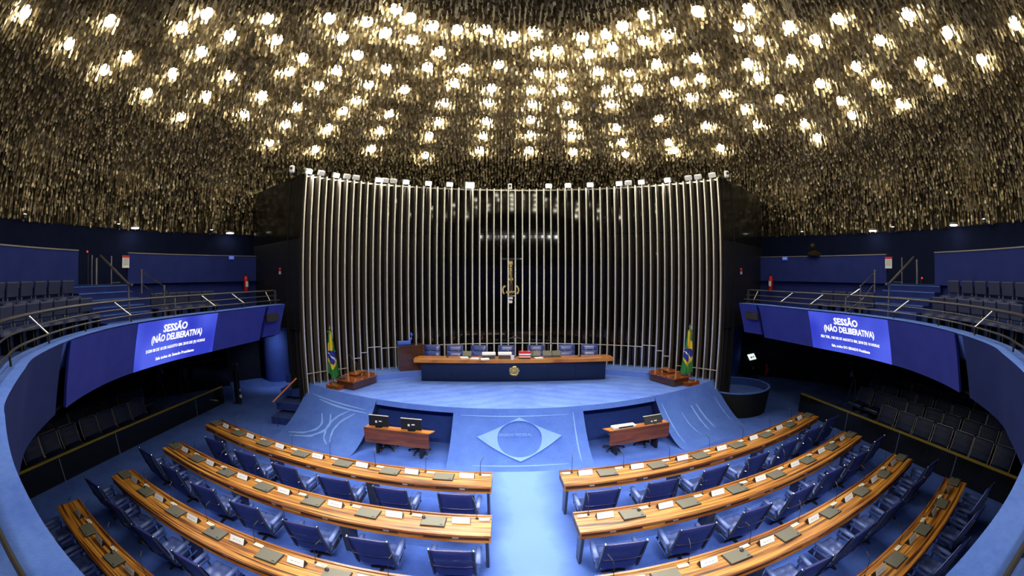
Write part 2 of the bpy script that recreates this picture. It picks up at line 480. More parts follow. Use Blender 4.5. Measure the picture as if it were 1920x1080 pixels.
# raised ring along the foot of the ribbed wall
b = MB()
pa = [(wpt(a, 1), (math.sin(R(a)), math.cos(R(a)))) for a in np.linspace(-41, 41, 60)]
pa = [((WC[0], WC[1]), n) for p, n in pa]
b.sweep(pa, [(7.22, STZ), (7.22, 1.43), (8.3, 1.43), (8.3, STZ)])
struct(b.build('stage_step_floor', M['carpet_stage']))

def ramp_pt(xt, xb, w):
    """point of the carpeted ramp: w 0 at the lip, 1 at the foot, running from xt to xb"""
    x = xt + (xb - xt) * w
    y0 = ylip(xt); y1 = yfoot(xb)
    return (x, y0 + (y1 - y0) * w, STZ * max(0.0, 1 - w) ** 1.75)
WV = [0, .012, .03, .06, .1, .16, .24, .34, .46, .6, .75, .88, 1.0]
def ramp(x0t, x1t, x0b, x1b, wmax=1.0, n=14, lift=0.0):
    ws = [w for w in WV if w < wmax] + [wmax]
    rws = []
    for w in ws:
        rws.append([ramp_pt(x0t + (x1t - x0t) * i / n, x0b + (x1b - x0b) * i / n, w) for i in range(n + 1)])
    return rws
NT = .062          # w of the niche head
b = MB(); b.rows(ramp(-1.70, 1.70, -1.86, 1.86)); struct(b.build('ramp_wall', M['carpet_ramp'], smooth=True))
for s in (-1, 1):
    b = MB(); b.rows(ramp(s * 3.96, s * 6.68, s * 4.45, s * 7.25)); struct(b.build('ramp_wall', M['carpet_ramp'], smooth=True))
    # band over the niche
    b = MB(); b.rows(ramp(s * 1.70, s * 3.96, s * 1.72, s * 3.99, wmax=NT)); struct(b.build('ramp_lintel', M['carpet_ramp'], smooth=True))
    # niche: cheeks, back and head
    b = MB()
    for xt, xb in ((1.70, 1.86), (3.96, 4.45)):
        prof = [ramp_pt(s * xt, s * xb, w) for w in WV if w >= .03]
        bk = [(p[0], ylip(s * xt) + .45, p[2]) for p in prof]
        b.strip(prof, bk)
    head0 = [ramp_pt(s * (1.70 + 2.26 * i / 8), s * (1.72 + 2.27 * i / 8), NT) for i in range(9)]
    headb = [(p[0], ylip(p[0]) + .45, p[2]) for p in head0]
    b.strip(head0, headb)
    wall = [(s * (1.60 + 2.9 * i / 8), ylip(s * (1.60 + 2.9 * i / 8)) + .45) for i in range(9)]
    b.strip([(x, y, 0) for x, y in wall], [(x, y, 1.2) for x, y in wall])
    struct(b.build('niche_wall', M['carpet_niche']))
    # outer cheek of the ramp and the side of the stage
    b = MB()
    prof = [ramp_pt(s * 6.68, s * 7.25, w) for w in WV]
    bk = [(s * 6.75, ylip(6.68) + .12, p[2]) for p in prof]
    b.strip(prof, bk)
    b.strip([(s * 6.75, 12.9, 0), (s * 6.98, 13.2, 0), (s * 7.6, 17.5, 0)], [(s * 6.75, 12.9, STZ), (s * 6.98, 13.2, STZ), (s * 7.6, 17.5, STZ)])
    struct(b.build('stage_side_wall', M['dark_wall']))

# brushed marks in the pile of the two outer ramps, and the carved flag emblem of the middle one
def on_ramp(u, w, lift):
    """point on the middle ramp, u metres from the axis at the lip"""
    p = ramp_pt(u, u * 1.86 / 1.70, w); q = ramp_pt(u, u * 1.86 / 1.70, min(1, w + .01)); k = ramp_pt(u, u * 1.86 / 1.70, max(0, w - .01))
    t = (Vector(q) - Vector(k)).normalized(); n = Vector((1, 0, 0)).cross(t); n = n if n.z > 0 else -n
    return Vector(p) + n * lift
WTOPD, WBOT, WMID, UH, UC = .10, .745, .345, 1.05, .545
def dia_pt(ang):
    c, s_ = math.cos(ang), math.sin(ang)
    k = 1 / (abs(c) + abs(s_)); c *= k; s_ *= k
    return (UH * c, WMID - (WMID - WTOPD) * s_ if s_ > 0 else WMID - (WBOT - WMID) * s_)
def disc_pt(ang):
    c, s_ = math.cos(ang), math.sin(ang)
    return (UC * c, WMID - (WMID - WTOPD - .025) * .93 * s_ if s_ > 0 else WMID - (WBOT - WMID - .05) * .9 * s_)
b = MB(); n = 96
A = [dia_pt(2 * PI * i / n) for i in range(n + 1)]; D = [disc_pt(2 * PI * i / n) for i in range(n + 1)]
rr = []
for k, lf in ((0, .0), (0.0, .030), (.33, .030), (.66, .030), (1, .030), (1, .004)):
    rr.append([on_ramp(a[0] + (d[0] - a[0]) * k, a[1] + (d[1] - a[1]) * k, lf) for a, d in zip(A, D)])
b.rows(rr)
emb = tag(b.build('carpet_emblem', M['carpet_pale'], smooth=True, ang=50), 'pale blue carved diamond with round centre on the middle carpet ramp', 'carpet emblem')

def text_mesh(txt, size, name, m, parent=None, align='CENTER', extrude=0.0, bold=0.0):
    cu = bpy.data.curves.new(name, 'FONT'); cu.body = txt; cu.size = size; cu.align_x = align; cu.align_y = 'CENTER'; cu.extrude = extrude; cu.offset = bold; cu.resolution_u = 2
    o = bpy.data.objects.new(name, cu); COL.objects.link(o)
    dg = bpy.context.evaluated_depsgraph_get(); dg.update()
    me = bpy.data.meshes.new_from_object(o.evaluated_get(dg))
    bpy.data.objects.remove(o); me.materials.clear(); me.materials.append(m)
    o = bpy.data.objects.new(name, me); COL.objects.link(o)
    if parent is not None: o.parent = parent
    return o
t = fine(text_mesh('SENADO FEDERAL', .135, 'lettering', M['carpet_pale'], emb))
for v in t.data.vertices:
    q = on_ramp(v.co.x * .78 - .12, WMID - .03 - v.co.y * .42, .016); v.co = q
# seam line under the emblem and brushed arcs on the outer ramps
def ramp_line(name, pts, wd, parent=None):
    """pts: (xt, xb, w) points on a ramp; a raised line of pile wd wide"""
    mb = MB(); n = len(pts); Lr, Rr_ = [], []
    P = [Vector(ramp_pt(*p)) for p in pts]
    for i in range(n):
        tt = (P[min(i + 1, n - 1)] - P[max(i - 1, 0)]).normalized()
        k = pts[i]; q = Vector(ramp_pt(k[0], k[1], min(1, k[2] + .02))) - Vector(ramp_pt(k[0], k[1], max(0, k[2] - .02)))
        up = Vector((1, 0, 0)).cross(q.normalized()); up = up if up.z > 0 else -up
        sd = tt.cross(up).normalized(); ww = wd * (math.sin(PI * min(1, (i + .6) / n)) * .8 + .2)
        Lr.append(P[i] + sd * ww / 2 + up * .006); Rr_.append(P[i] - sd * ww / 2 + up * .006)
    mb.strip(Lr, Rr_)
    return mb
def xx(u):            # u 0..1 over an outer ramp: (xt, xb)
    return 3.96 + 2.72 * u, 4.45 + 2.8 * u
def strokes(side, curves):
    for pts, wd in curves:
        q = []
        for i in range(25):
            t = i / 24 * (len(pts) - 1); k = min(int(t), len(pts) - 2); f = t - k
            p0, p1, p2, p3 = (pts[max(k - 1, 0)], pts[k], pts[k + 1], pts[min(k + 2, len(pts) - 1)])
            u, w = (.5 * (2 * p1[d] + (p2[d] - p0[d]) * f + (2 * p0[d] - 5 * p1[d] + 4 * p2[d] - p3[d]) * f * f + (3 * p1[d] - p0[d] - 3 * p2[d] + p3[d]) * f ** 3) for d in (0, 1))
            a, c = xx(u); q.append((side * a, side * c, w))
        yield ramp_line('brush', q, wd)
mb = MB()
for m_ in strokes(-1, [([(.62, .32), (.55, .50), (.66, .68), (.90, .80)], .10), ([(.50, .30), (.45, .50), (.58, .72), (.84, .86)], .11),
                       ([(.28, .20), (.40, .32), (.46, .50), (.42, .70), (.34, .82)], .09), ([(.20, .22), (.32, .36), (.37, .54), (.33, .76)], .08),
                       ([(.10, .15), (.5, .135), (.88, .11)], .05), ([(.06, .19), (.45, .18), (.74, .15)], .06)]): mb.add(m_.v, m_.f)
struct(mb.build('ramp_floor_marking', M['carpet_pale']))
mb = MB()
for m_ in strokes(1, [([(.44, .22), (.46, .45), (.50, .70)], .09), ([(.52, .22), (.55, .45), (.60, .68)], .09), ([(.27, .28), (.30, .5), (.36, .72)], .04), ([(.06, .1), (.08, .4), (.10, .8)], .04), ([(.86, .2), (.88, .5), (.9, .7)], .03)]): mb.add(m_.v, m_.f)
struct(mb.build('ramp_floor_marking', M['carpet_pale']))
mb = MB()
mb2 = ramp_line('seam', [(x, x * 1.86 / 1.70, .83) for x in np.linspace(-1.1, 1.1, 12)], .035); mb.add(mb2.v, mb2.f)
mb2 = ramp_line('seam', [(x, x * 1.86 / 1.70, .085) for x in np.linspace(-1.5, 1.3, 12)], .03); mb.add(mb2.v, mb2.f)
mb2 = ramp_line('seam', [(1.42, 1.56, w) for w in np.linspace(.06, .8, 12)], .04); mb.add(mb2.v, mb2.f)
struct(mb.build('ramp_floor_marking', M['carpet_pale']))

# stairs beside the stage on the left
st = thing('stage_steps', 'short dark blue carpeted steps beside the ramp with orange wooden handrail', 'steps', (-7.38, 12.0, 0))
for i in range(4):
    mb = MB().box((0, .30 * i + .75 - .15 * i, .12 + .24 * i / 2 - 0 * i), (.95, 1.5 - .3 * i, .24 * (i + 1)) if False else (.95, 1.6 - .3 * i, .24))
    o = mb.build('step', M['carpet_dark'], st); o.location = (0, .15 * i, .24 * i)
MB().tube([(-.16, -.34, .84), (.46, .34, 1.50)], .028, 8).build('handrail', M['orange_wood'], st)
MB().tube([(-.12, -.30, 0), (-.12, -.30, .87)], .012, 6).build('post', M['dark_grey'], st)

# ---------------------------------------------------------------- the ribbed back wall
wall = thing('wall_back', 'tall curved black glass wall with sixty upright steel ribs behind the dais', 'wall'); del wall['category']; del wall['label']; wall['kind'] = 'structure'
mb = MB()
P = [wpt(a, WR + .10) for a in np.linspace(-57, 57, 90)]
mb.strip([(x, y, 0) for x, y in P], [(x, y, WTOP - .06) for x, y in P])
mb.build('backing_wall', M['black'], wall)
ZB = [(.02, 2.18), (2.205, 2.925), (2.95, 6.23), (6.255, WTOP - .03)]
for zi, (z0, z1) in enumerate(ZB):
    h = z1 - z0
    me = None
    for k in range(59):
        a = (RIB[k] + RIB[k + 1]) / 2
        if me is None:
            me = MB().box((0, 0, h / 2), (2 * WR * math.sin(R(.95)) - .012, .03, h)).mesh('panel', M['black_gloss'], weld=True)
        o = bpy.data.objects.new('panel', me); COL.objects.link(o); o.parent = wall
        x, y = wpt(a, WR + .02); o.location = (x, y, z0); o.rotation_euler = (0, 0, -R(a))
me = MB().box((0, -.13, WTOP / 2), (.026, .30, WTOP)).mesh('rib', M['rib_side'], weld=True)
me2 = MB().box((0, -.288, WTOP / 2), (.046, .022, WTOP + .01)).mesh('rib_edge', M['rib_steel'], weld=True)
for a in RIB:
    o = bpy.data.objects.new('rib', me); COL.objects.link(o); o.parent = wall
    x, y = wpt(a, WR); o.location = (x, y, 0); o.rotation_euler = (0, 0, -R(a))
    e = bpy.data.objects.new('rib_edge', me2); COL.objects.link(e); e.parent = o
# horizontal polished bars between ribs: one level across the middle, steps down to both sides
me = MB().box((0, 0, 0), (2 * WR * math.sin(R(.95)) * .965, .03, .026)).mesh('crossbar', M['rib_steel'], weld=True)
for k in range(59):
    a = (RIB[k] + RIB[k + 1]) / 2; q = abs(a)
    z = 2.19 if q < 36 else 2.25 if q < 38.2 else 2.09 if q < 40.1 else 1.92 if q < 42 else (1.62 if q > 45 else None)
    if z is None: continue
    o = bpy.data.objects.new('crossbar', me); COL.objects.link(o); o.parent = wall
    x, y = wpt(a, WR - .285); o.location = (x, y, z); o.rotation_euler = (0, 0, -R(a))
mb = MB()
mb.sweep([((WC[0], WC[1]), (math.sin(R(a)), math.cos(R(a)))) for a in np.linspace(-56.1, 56.1, 80)], [(WR - .02, WTOP - .03), (WR - .02, WTOP + .02), (WR + .12, WTOP + .02), (WR + .12, WTOP - .03)])
mb.build('cap_trim', M['trim_steel'], wall)
for s, nm in ((-1, 'wall_left'), (1, 'wall_right')):
    # black stone wing beside the ribs (above the gallery) and the dark return below it
    a = wpt(57 * s, WR - .25); bpt = (s * 9.95, 14.75)
    mb = MB(); mb.strip([(a[0], a[1], 5.9), (bpt[0], bpt[1], 5.9)], [(a[0], a[1], WTOP), (bpt[0], bpt[1], WTOP)])
    mb.strip([(a[0], a[1], WTOP), (bpt[0], bpt[1], WTOP)], [(a[0], a[1] + 5, WTOP), (bpt[0], bpt[1] + 5, WTOP)])
    mb.strip([(bpt[0], bpt[1], 5.9), (bpt[0] + s * 1.0, bpt[1] + 5, 5.9)], [(bpt[0], bpt[1], WTOP), (bpt[0] + s * 1.0, bpt[1] + 5, WTOP)])
    struct(mb.build(nm, M['black_stone']))
    mb = MB(); mb.strip([(a[0], a[1], 3.0), (bpt[0], bpt[1], 3.0)], [(a[0], a[1], 5.88), (bpt[0], bpt[1], 5.88)])
    mb.strip([(a[0], a[1], 0), (a[0] + s * .35, a[1] + 4.5, 0)], [(a[0], a[1], 5.88), (a[0] + s * .35, a[1] + 4.5, 5.88)])
    struct(mb.build(nm, M['black']))
    # back of the ribbed wall towards the dome
mb = MB(); P = [wpt(x, WR + .6) for x in np.linspace(-57, 57, 60)]
mb.strip([(x, y, 0) for x, y in P], [(x, y, WTOP - .1) for x, y in P])
mb.strip([(*wpt(x, WR + .05), WTOP - .05) for x in np.linspace(-57, 57, 60)], [(x, y, WTOP - .1) for x, y in P])
struct(mb.build('rear_wall', M['black']))

# ---------------------------------------------------------------- galleries: parapet, floors, walls
LZ = 3.88; BZ = 2.89
mb = MB(); mb.sweep(full(), [(0, LZ), (.36, LZ), (.36, LZ - .45), (.10, LZ - .05)]); struct(mb.build('ledge_wall', M['carpet_ledge']))
iP = par_i(3.55); iS0 = par_i(5.83); iS1 = par_i(8.70); iE = par_i(10.85)
for s in (-1, 1):
    # fascia round the rear, leaning outwards to its foot, and its end piece by the stage
    rear = half(s, 0, iP - 2)
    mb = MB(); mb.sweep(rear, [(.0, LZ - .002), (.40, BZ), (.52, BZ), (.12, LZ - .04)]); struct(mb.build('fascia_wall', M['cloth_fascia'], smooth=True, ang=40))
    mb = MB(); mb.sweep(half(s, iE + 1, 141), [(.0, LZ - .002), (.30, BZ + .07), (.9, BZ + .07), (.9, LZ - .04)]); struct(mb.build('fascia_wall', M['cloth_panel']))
    # dark reveal behind the hung panels
    mb = MB(); mb.sweep(half(s, iP - 6, iE + 4), [(.36, LZ - .10), (.80, BZ), (.86, BZ), (.50, LZ - .10)]); struct(mb.build('reveal_wall', M['black']))
    # soffit over the lower gallery
    q = half(s, 0, 141, 4)
    inner = [(p[0] + n_[0] * .42, p[1] + n_[1] * .42, BZ + .02) for p, n_ in q]
    outer = []
    for p, n_ in q:
        d = np.array([p[0], p[1] - 7.8]); d /= np.linalg.norm(d); outer.append((d[0] * 15.4, 7.8 + d[1] * 15.4, BZ + .02))
    mb = MB(); mb.strip(inner, outer); struct(mb.build('gallery_ceiling', M['dark_wall']))
    # gallery floors in three levels
    F1, F2, F3 = 3.45, 3.87, 4.55
    q = half(s, 0, 141, 2); inner = [(p[0] + n_[0] * .34, p[1] + n_[1] * .34, F1) for p, n_ in q]; mid = []
    for p, n_ in q:
        d = np.array([p[0], p[1] - 7.8]); d /= np.linalg.norm(d); mid.append((d[0] * 10.62, 7.8 + d[1] * 10.62, F1))
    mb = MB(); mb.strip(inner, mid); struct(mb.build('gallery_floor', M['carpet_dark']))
    for a0, a1 in ((-90, -5), (6.8, 42)):
        mb = MB(); A_ = [at(10.6, a, s, F2) for a in np.linspace(a0, a1, 30)]; B_ = [at(12.0, a, s, F2) for a in np.linspace(a0, a1, 30)]
        mb.strip(A_, B_); mb.strip([(x, y, F1) for x, y, z in A_], A_)
        if a0 > 0: mb = MB(); mb.strip([at(10.6, a, s, F1) for a in np.linspace(a0, a1, 30)], [at(12.0, a, s, F1) for a in np.linspace(a0, a1, 30)])
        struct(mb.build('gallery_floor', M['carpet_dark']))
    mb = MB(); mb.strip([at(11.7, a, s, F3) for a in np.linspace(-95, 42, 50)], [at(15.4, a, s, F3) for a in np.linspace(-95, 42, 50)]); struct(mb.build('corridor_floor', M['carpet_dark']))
    # low wall behind the seats, with the gap for the stairs
    for a0, a1, nm in ((-92, -3.2, 'low_wall'), (7.3, 36, 'low_wall')):
        pth = [((0, 7.8), (s * math.cos(R(a)), math.sin(R(a)))) for a in np.linspace(a0, a1, 40)]
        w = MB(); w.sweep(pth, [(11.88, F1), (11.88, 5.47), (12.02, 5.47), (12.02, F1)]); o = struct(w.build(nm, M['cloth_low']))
        c = MB(); c.sweep(pth, [(11.86, 5.472), (11.86, 5.505), (12.04, 5.505), (12.04, 5.472)]); c.build('cap_trim', M['cap_metal'], o)
    # stairs up through the seats
    stt = thing('gallery_stairs', 'blue carpeted stairs climbing through the %s upper gallery seats' % ('left' if s < 0 else 'right'), 'stairs', (0, 0, 0))
    for i in range(6):
        r0 = 10.0 + .345 * i; z1 = 3.63 + .18 * i
        pth = [((0, 7.8), (s * math.cos(R(a)), math.sin(R(a)))) for a in np.linspace(-4.9, 6.7, 8)]
        mb = MB(); mb.sweep(pth, [(r0, z1 - .18), (r0, z1), (12.0, z1), (12.0, z1 - .18)]); stp = mb.build('step', M['cloth_low'], stt)
        mb = MB(); mb.sweep(pth, [(r0 - .012, z1 - .03), (r0 - .012, z1 + .006), (r0 + .05, z1 + .006), (r0 + .05, z1 - .03)]); mb.build('nosing', M['carpet_ledge'], stp)
# high wall and lower outer wall all round
mb = MB(); P = circ((0, 7), 14.8, 0, 360, 121)
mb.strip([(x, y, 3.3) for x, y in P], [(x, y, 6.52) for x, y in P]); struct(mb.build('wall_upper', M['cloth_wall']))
mb = MB(); P = circ((0, 7.8), 15.3, 0, 360, 121)
mb.strip([(x, y, 0) for x, y in P], [(x, y, 3.2) for x, y in P]); struct(mb.build('wall_lower', M['dark_wall']))

# ---------------------------------------------------------------- dome of hung metal plates
DA, DH, DZ, DCY = 14.8, 4.8, 6.50, 7.0
def dome_z(x, y, off=0.0):
    q = 1 - (x * x + (y - DCY) ** 2) / (DA + off) ** 2
    return DZ + (DH + off) * math.sqrt(max(q, 0))
mb = MB(); rws = []
for j in range(25):
    g = (PI / 2) * j / 24
    rr_ = (DA + .35) * math.cos(g); zz = DZ - .1 + (DH + .45) * math.sin(g)
    rws.append([(rr_ * math.cos(2 * PI * i / 96), DCY + rr_ * math.sin(2 * PI * i / 96), zz) for i in range(97)])
mb.rows(rws); struct(mb.build('ceiling', M['dome_back'], smooth=True))
PLATE_W, PLATE_H, PLATE_G = .082, .112, .128
def plates():
    """short strings of small plates hanging plumb below the dome shell, on a close grid"""
    g = np.arange(-14.7, 14.71, PLATE_G)
    X, Y = np.meshgrid(g, g); X = X.ravel(); Y = Y.ravel()
    X = X + RNG.normal(0, .022, len(X)); Y = Y + RNG.normal(0, .022, len(Y))
    rr = np.hypot(X, Y); keep = (rr < 14.74) & (Y + DCY > -2.6)
    X, Y, rr = X[keep], Y[keep] + DCY, rr[keep]
    q = rr / DA; root = np.sqrt(np.maximum(1 - q * q, 1e-3)); slope = DH / DA * q / root
    Z = DZ + DH * root
    drop = np.zeros(len(X), bool)
    for lx, ly in LAMPS + REAR:
        d2 = (X - lx) ** 2 + (Y - ly) ** 2
        drop |= (d2 < .20 ** 2) & (RNG.random(len(X)) < .66)
    X, Y, Z, slope = X[~drop], Y[~drop], Z[~drop], slope[~drop]
    r2 = np.minimum(rr[~drop] + .15, DA - .01); dz = Z - (DZ + DH * np.sqrt(1 - (r2 / DA) ** 2))
    n = np.minimum(14, 2 + np.ceil(dz / (PLATE_H * .92)).astype(int))
    az = np.arctan2(7 - Y, -X) + RNG.normal(0, .62, len(X))          # facing roughly the middle of the hall
    idx = np.repeat(np.arange(len(X)), n)
    lev = np.concatenate([np.arange(k) for k in n])
    a = az[idx] + RNG.normal(0, .28, len(idx)); t = RNG.normal(.10, .17, len(idx))
    N = np.c_[np.cos(a) * np.cos(t), np.sin(a) * np.cos(t), -np.sin(t)]
    S_ = np.c_[-np.sin(a), np.cos(a), np.zeros(len(a))]
    U = np.cross(N, S_); U[U[:, 2] < 0] *= -1
    c = np.c_[X[idx] + RNG.normal(0, .008, len(idx)), Y[idx] + RNG.normal(0, .008, len(idx)), Z[idx] - .05 - lev * PLATE_H * .93]
    hw = (PLATE_W / 2 + RNG.uniform(-.010, .006, len(idx)))[:, None]; hh = (PLATE_H / 2 + RNG.uniform(-.010, .008, len(idx)))[:, None]
    V = np.stack([c - U * hh - S_ * hw * .62, c - U * hh + S_ * hw * .62, c + S_ * hw, c + U * hh + S_ * hw * .8, c + U * hh - S_ * hw * .8, c - S_ * hw], 1)
    V = V[V[:, :, 2].min(1) > 6.46]; k = len(V)
    me = bpy.data.meshes.new('ceiling_plates')
    me.vertices.add(k * 6); me.vertices.foreach_set('co', V.reshape(-1).astype(np.float32))
    me.loops.add(k * 6); me.loops.foreach_set('vertex_index', np.arange(k * 6, dtype=np.int32))
    me.polygons.add(k); me.polygons.foreach_set('loop_start', np.arange(k, dtype=np.int32) * 6)
    me.polygons.foreach_set('loop_total', np.full(k, 6, np.int32))
    me.materials.append(M['plates']); me.update(calc_edges=True)
    o = bpy.data.objects.new('ceiling_plates', me); COL.objects.link(o)
    o['kind'] = 'stuff'; o['label'] = 'thousands of small bronzed metal plates hung like scales over the dome'; o['category'] = 'ceiling plates'
    return k
LAMPS=[(-9.44,2.28), (-9.87,4.18), (-8.77,4.64), (-10.19,5.89), (-9.45,6.12), (-10.22,7.9), (-9.15,7.83), (-10.3,9.8), (-8.01,7.69), (-7.8,6.39), (-7.05,6.42), (-7.05,7.58), (-8.03,9.22), (-9.09,9.57), (-8.7,11.35), (-5.96,7.58), (-7.72,10.84), (-6.14,8.55), (-6.48,10.17), (-5.88,9.75), (-8.79,13.51), (-7.82,12.86), (-7.05,12.15), (-7.49,14.96), (-6.57,13.94), (-5.98,11.37), (-4.61,8.35), (-5.75,13.15), (-4.55,9.28), (-5.22,10.79), (-4.42,10.31), (-3.79,8.87), (-5.14,12.71), (-4.53,11.95), (-5.48,16.0), (-4.89,14.9), (-4.27,13.92), (-3.82,11.26), (-3.44,9.49), (-2.98,8.53), (-2.73,9.01), (-2.82,9.99), (-3.5,12.61), (-2.22,9.47), (-2.18,10.72), (-2.62,11.49), (-2.32,13.7), (-2.69,14.87), (-3.15,15.78), (-3.5,17.12), (-1.91,12.53), (-1.57,11.73), (-1.63,9.75), (-0.9,9.8), (-0.54,11.57), (-0.75,12.94), (-0.84,13.85), (-0.95,15.07), (-1.12,16.07), (-1.25,17.1), (-0.2,10.13), (0.34,9.84), (0.53,10.82), (1.07,10.68), (0.67,11.96), (1.36,11.95), (0.54,12.99), (1.47,12.8), (0.61,13.9), (0.65,14.96), (0.67,15.97), (0.75,17.1), (1.8,13.84), (2.18,15.03), (2.31,15.85), (2.54,16.95), (1.65,9.91), (1.95,10.73), (2.4,11.58), (2.88,12.57), (3.25,13.41), (3.82,14.88), (4.27,15.79), (4.64,16.54), (2.21,9.64), (2.53,10.23), (2.53,9.16), (3.31,11.38), (3.84,12.17), (2.89,8.47), (3.24,9.64), (3.74,9.09), (3.94,10.59), (5.1,13.7), (5.97,15.05), (6.4,15.43), (4.81,11.32), (4.83,9.85), (5.43,10.73), (5.58,11.97), (4.06,7.81), (6.82,13.24), (7.89,14.27), (6.51,11.11), (5.22,7.83), (7.43,11.48), (6.27,9.23), (6.87,9.63), (8.25,12.04), (5.97,8.08), (5.08,7.04), (8.05,10.22), (6.24,7.01), (7.16,8.2), (7.09,6.97), (8.47,8.53), (9.43,10.73), (10.27,11.0), (6.96,5.78), (9.48,8.67), (10.21,8.94), (8.62,6.96), (9.54,7.02), (8.2,5.51), (10.62,6.96), (7.85,4.11), (9.47,5.11), (10.27,5.03), (8.84,3.55), (9.97,3.15), (9.05,1.41)]
REAR = [(x, 14 - y) for x, y in LAMPS if 14 - y < 1.2 and 14 - y > -2.6 and abs(x) < 9.5]       # the same rings go on behind the viewpoint
print('plates', plates())
# ---------------------------------------------------------------- lamps
def spot(name, loc, target, watts, cone, blend, size, col=(1, .95, .86), parent=None):
    d = bpy.data.lights.new(name, 'SPOT'); d.energy = watts; d.spot_size = R(cone); d.spot_blend = blend; d.shadow_soft_size = size; d.color = col
    o = bpy.data.objects.new(name, d); COL.objects.link(o)
    if parent is not None: o.parent = parent
    v = Vector(target) - Vector(loc); base = Vector(parent.location) if parent is not None else Vector()
    o.location = Vector(loc) - base; o.rotation_euler = v.to_track_quat('-Z', 'Y').to_euler()
    return o
me_g = MB().lathe([(.02, -.165), (.08, -.145), (.135, -.095), (.16, -.02), (.135, .07), (.06, .12)], 14).mesh('bulb', M['lamp_glass'], smooth=True)
me_c = MB().lathe([(.07, .10), (.07, .30), (.05, .34)], 10).mesh('housing', M['black'])
# each lamp is told by its band (how high it stands in view) and its place in that band
def lamp_dir(p):
    v = Vector((p[0], p[1], dome_z(*p))) - cam.location
    return math.atan2(v.z, math.hypot(v.x, v.y)), math.atan2(v.x, v.y)
rank = sorted(range(len(LAMPS)), key=lambda i: lamp_dir(LAMPS[i])[0])
NAMED = {}
NB = 12
for bnd in range(11):
    grp = rank[bnd * NB:(bnd + 1) * NB] if bnd < 10 else rank[120:]
    grp = sorted(grp, key=lambda i: lamp_dir(LAMPS[i])[1])
    for j, i in enumerate(grp):
        NAMED[i] = 'bright dome lamp, %s from the left in the %s' % (ORD[j], 'lowest band of lamps' if bnd == 0 else 'topmost band of lamps' if bnd == 10 else ORD[bnd] + ' band of lamps above the lowest')
rk = sorted(range(len(REAR)), key=lambda i: -REAR[i][1])
for bnd in range(3):
    grp = sorted(rk[bnd * 11:(bnd + 1) * 11] if bnd < 2 else rk[22:], key=lambda i: REAR[i][0])
    for j, i in enumerate(grp): NAMED[len(LAMPS) + i] = 'bright dome lamp behind the viewpoint, %s from the left in the %s rear band' % (ORD[j], ORD[bnd])
for i in range(len(LAMPS) + len(REAR)):
    lx, ly = LAMPS[i] if i < len(LAMPS) else REAR[i - len(LAMPS)]; z = dome_z(lx, ly)
    o = thing('ceiling_lamp', NAMED[i], 'lamp', (lx, ly, z - .16), 0, 'lamps among the dome plates')
    n = Vector((0, 0, -1))
    for nm, me in (('bulb', me_g), ('housing', me_c)):
        c = bpy.data.objects.new(nm, me); COL.objects.link(c); c.parent = o
    if i % 3 == 0:
        ld = bpy.data.lights.new('lamp_beam', 'SPOT'); ld.energy = LAMP_SPOT * 3; ld.spot_size = R(62); ld.spot_blend = .85; ld.shadow_soft_size = .14; ld.color = (1, .95, .85)
        l = bpy.data.objects.new('lamp_beam', ld); COL.objects.link(l)
        l.location = Vector((lx, ly, z - .45))
        v = Vector((lx * .38, 6.2 + (ly - 7) * .26, 0)) - l.location
        l.rotation_euler = v.to_track_quat('-Z', 'Y').to_euler()

# floodlights standing on top of the ribbed wall
FL = [((-6.71, 12.88), 1), ((-6.03, 13.72), 1), ((-4.79, 14.80), 1), ((-3.88, 15.36), 1), ((-3.10, 15.72), 1), ((-2.33, 15.99), 1), ((-1.58, 16.18), 2),
      ((1.41, 16.21), 1), ((2.13, 16.05), 1), ((2.94, 15.79), 1), ((3.95, 15.32), 1), ((4.68, 14.87), 1), ((5.48, 14.25), 1), ((6.65, 12.97), 3),
      ((-5.72, 14.02), 0), ((-5.46, 14.27), 0), ((-4.56, 14.96), 0), ((-4.29, 15.12), 0), ((4.25, 15.15), 0), ((6.05, 13.68), 0), ((6.30, 13.41), 0), ((-6.40, 13.27), 0)]
def flood(x, y, lit, label):
    a = math.atan2(x - WC[0], y - WC[1])
    o = thing('floodlight', label, 'floodlight', (x, y, WTOP + .02), -a, 'floodlights on top of the ribbed wall')
    k = 1.45 if lit == 2 else 1.0
    tilt = Matrix.Rotation(R(25), 3, 'X')
    MB().tube([(-.10 * k, .02, 0), (-.12 * k, .02, .14), (.12 * k, .02, .14), (.10 * k, .02, 0)], .010, 5).build('bracket', M['grey'], o)
    MB().rbox((0, .02, .16), (.25 * k, .13, .17 * k), .02, m=tilt).build('housing', M['white'] if lit in (0, 3) else M['grey'], o)
    MB().box((0, -.045, .135), (.21 * k, .02, .13 * k), m=tilt).build('lens', M['flood_glass'] if lit in (1, 2) else M['white'], o)
    if lit in (1, 2):
        spot('flood_beam', (x - .1 * math.sin(a), y - .12 * math.cos(a), WTOP + .14), (x * .25, 6.0, .5), FLOOD_SPOT * (1.6 if lit == 2 else 1), 112, 1.0, .08, (1, .97, .92))
for i, ((x, y), lit) in enumerate(FL):
    side = 'left' if x < 0 else 'right'
    grp = [q for q in FL if (q[0][0] < 0) == (x < 0) and (q[1] in (1, 2)) == (lit in (1, 2))]
    n = sorted(grp, key=lambda q: abs(q[0][0])).index(((x, y), lit))
    if lit == 2: lab = 'largest and brightest white floodlight on top of the ribbed wall'
    elif lit == 1: lab = 'lit white floodlight, %s from the middle, %s half of the ribbed wall top' % (ORD[n], side)
    else: lab = 'pale unlit floodlight, %s unlit one from the middle, %s half of the ribbed wall' % (ORD[n], side)
    flood(x, y, lit, lab)
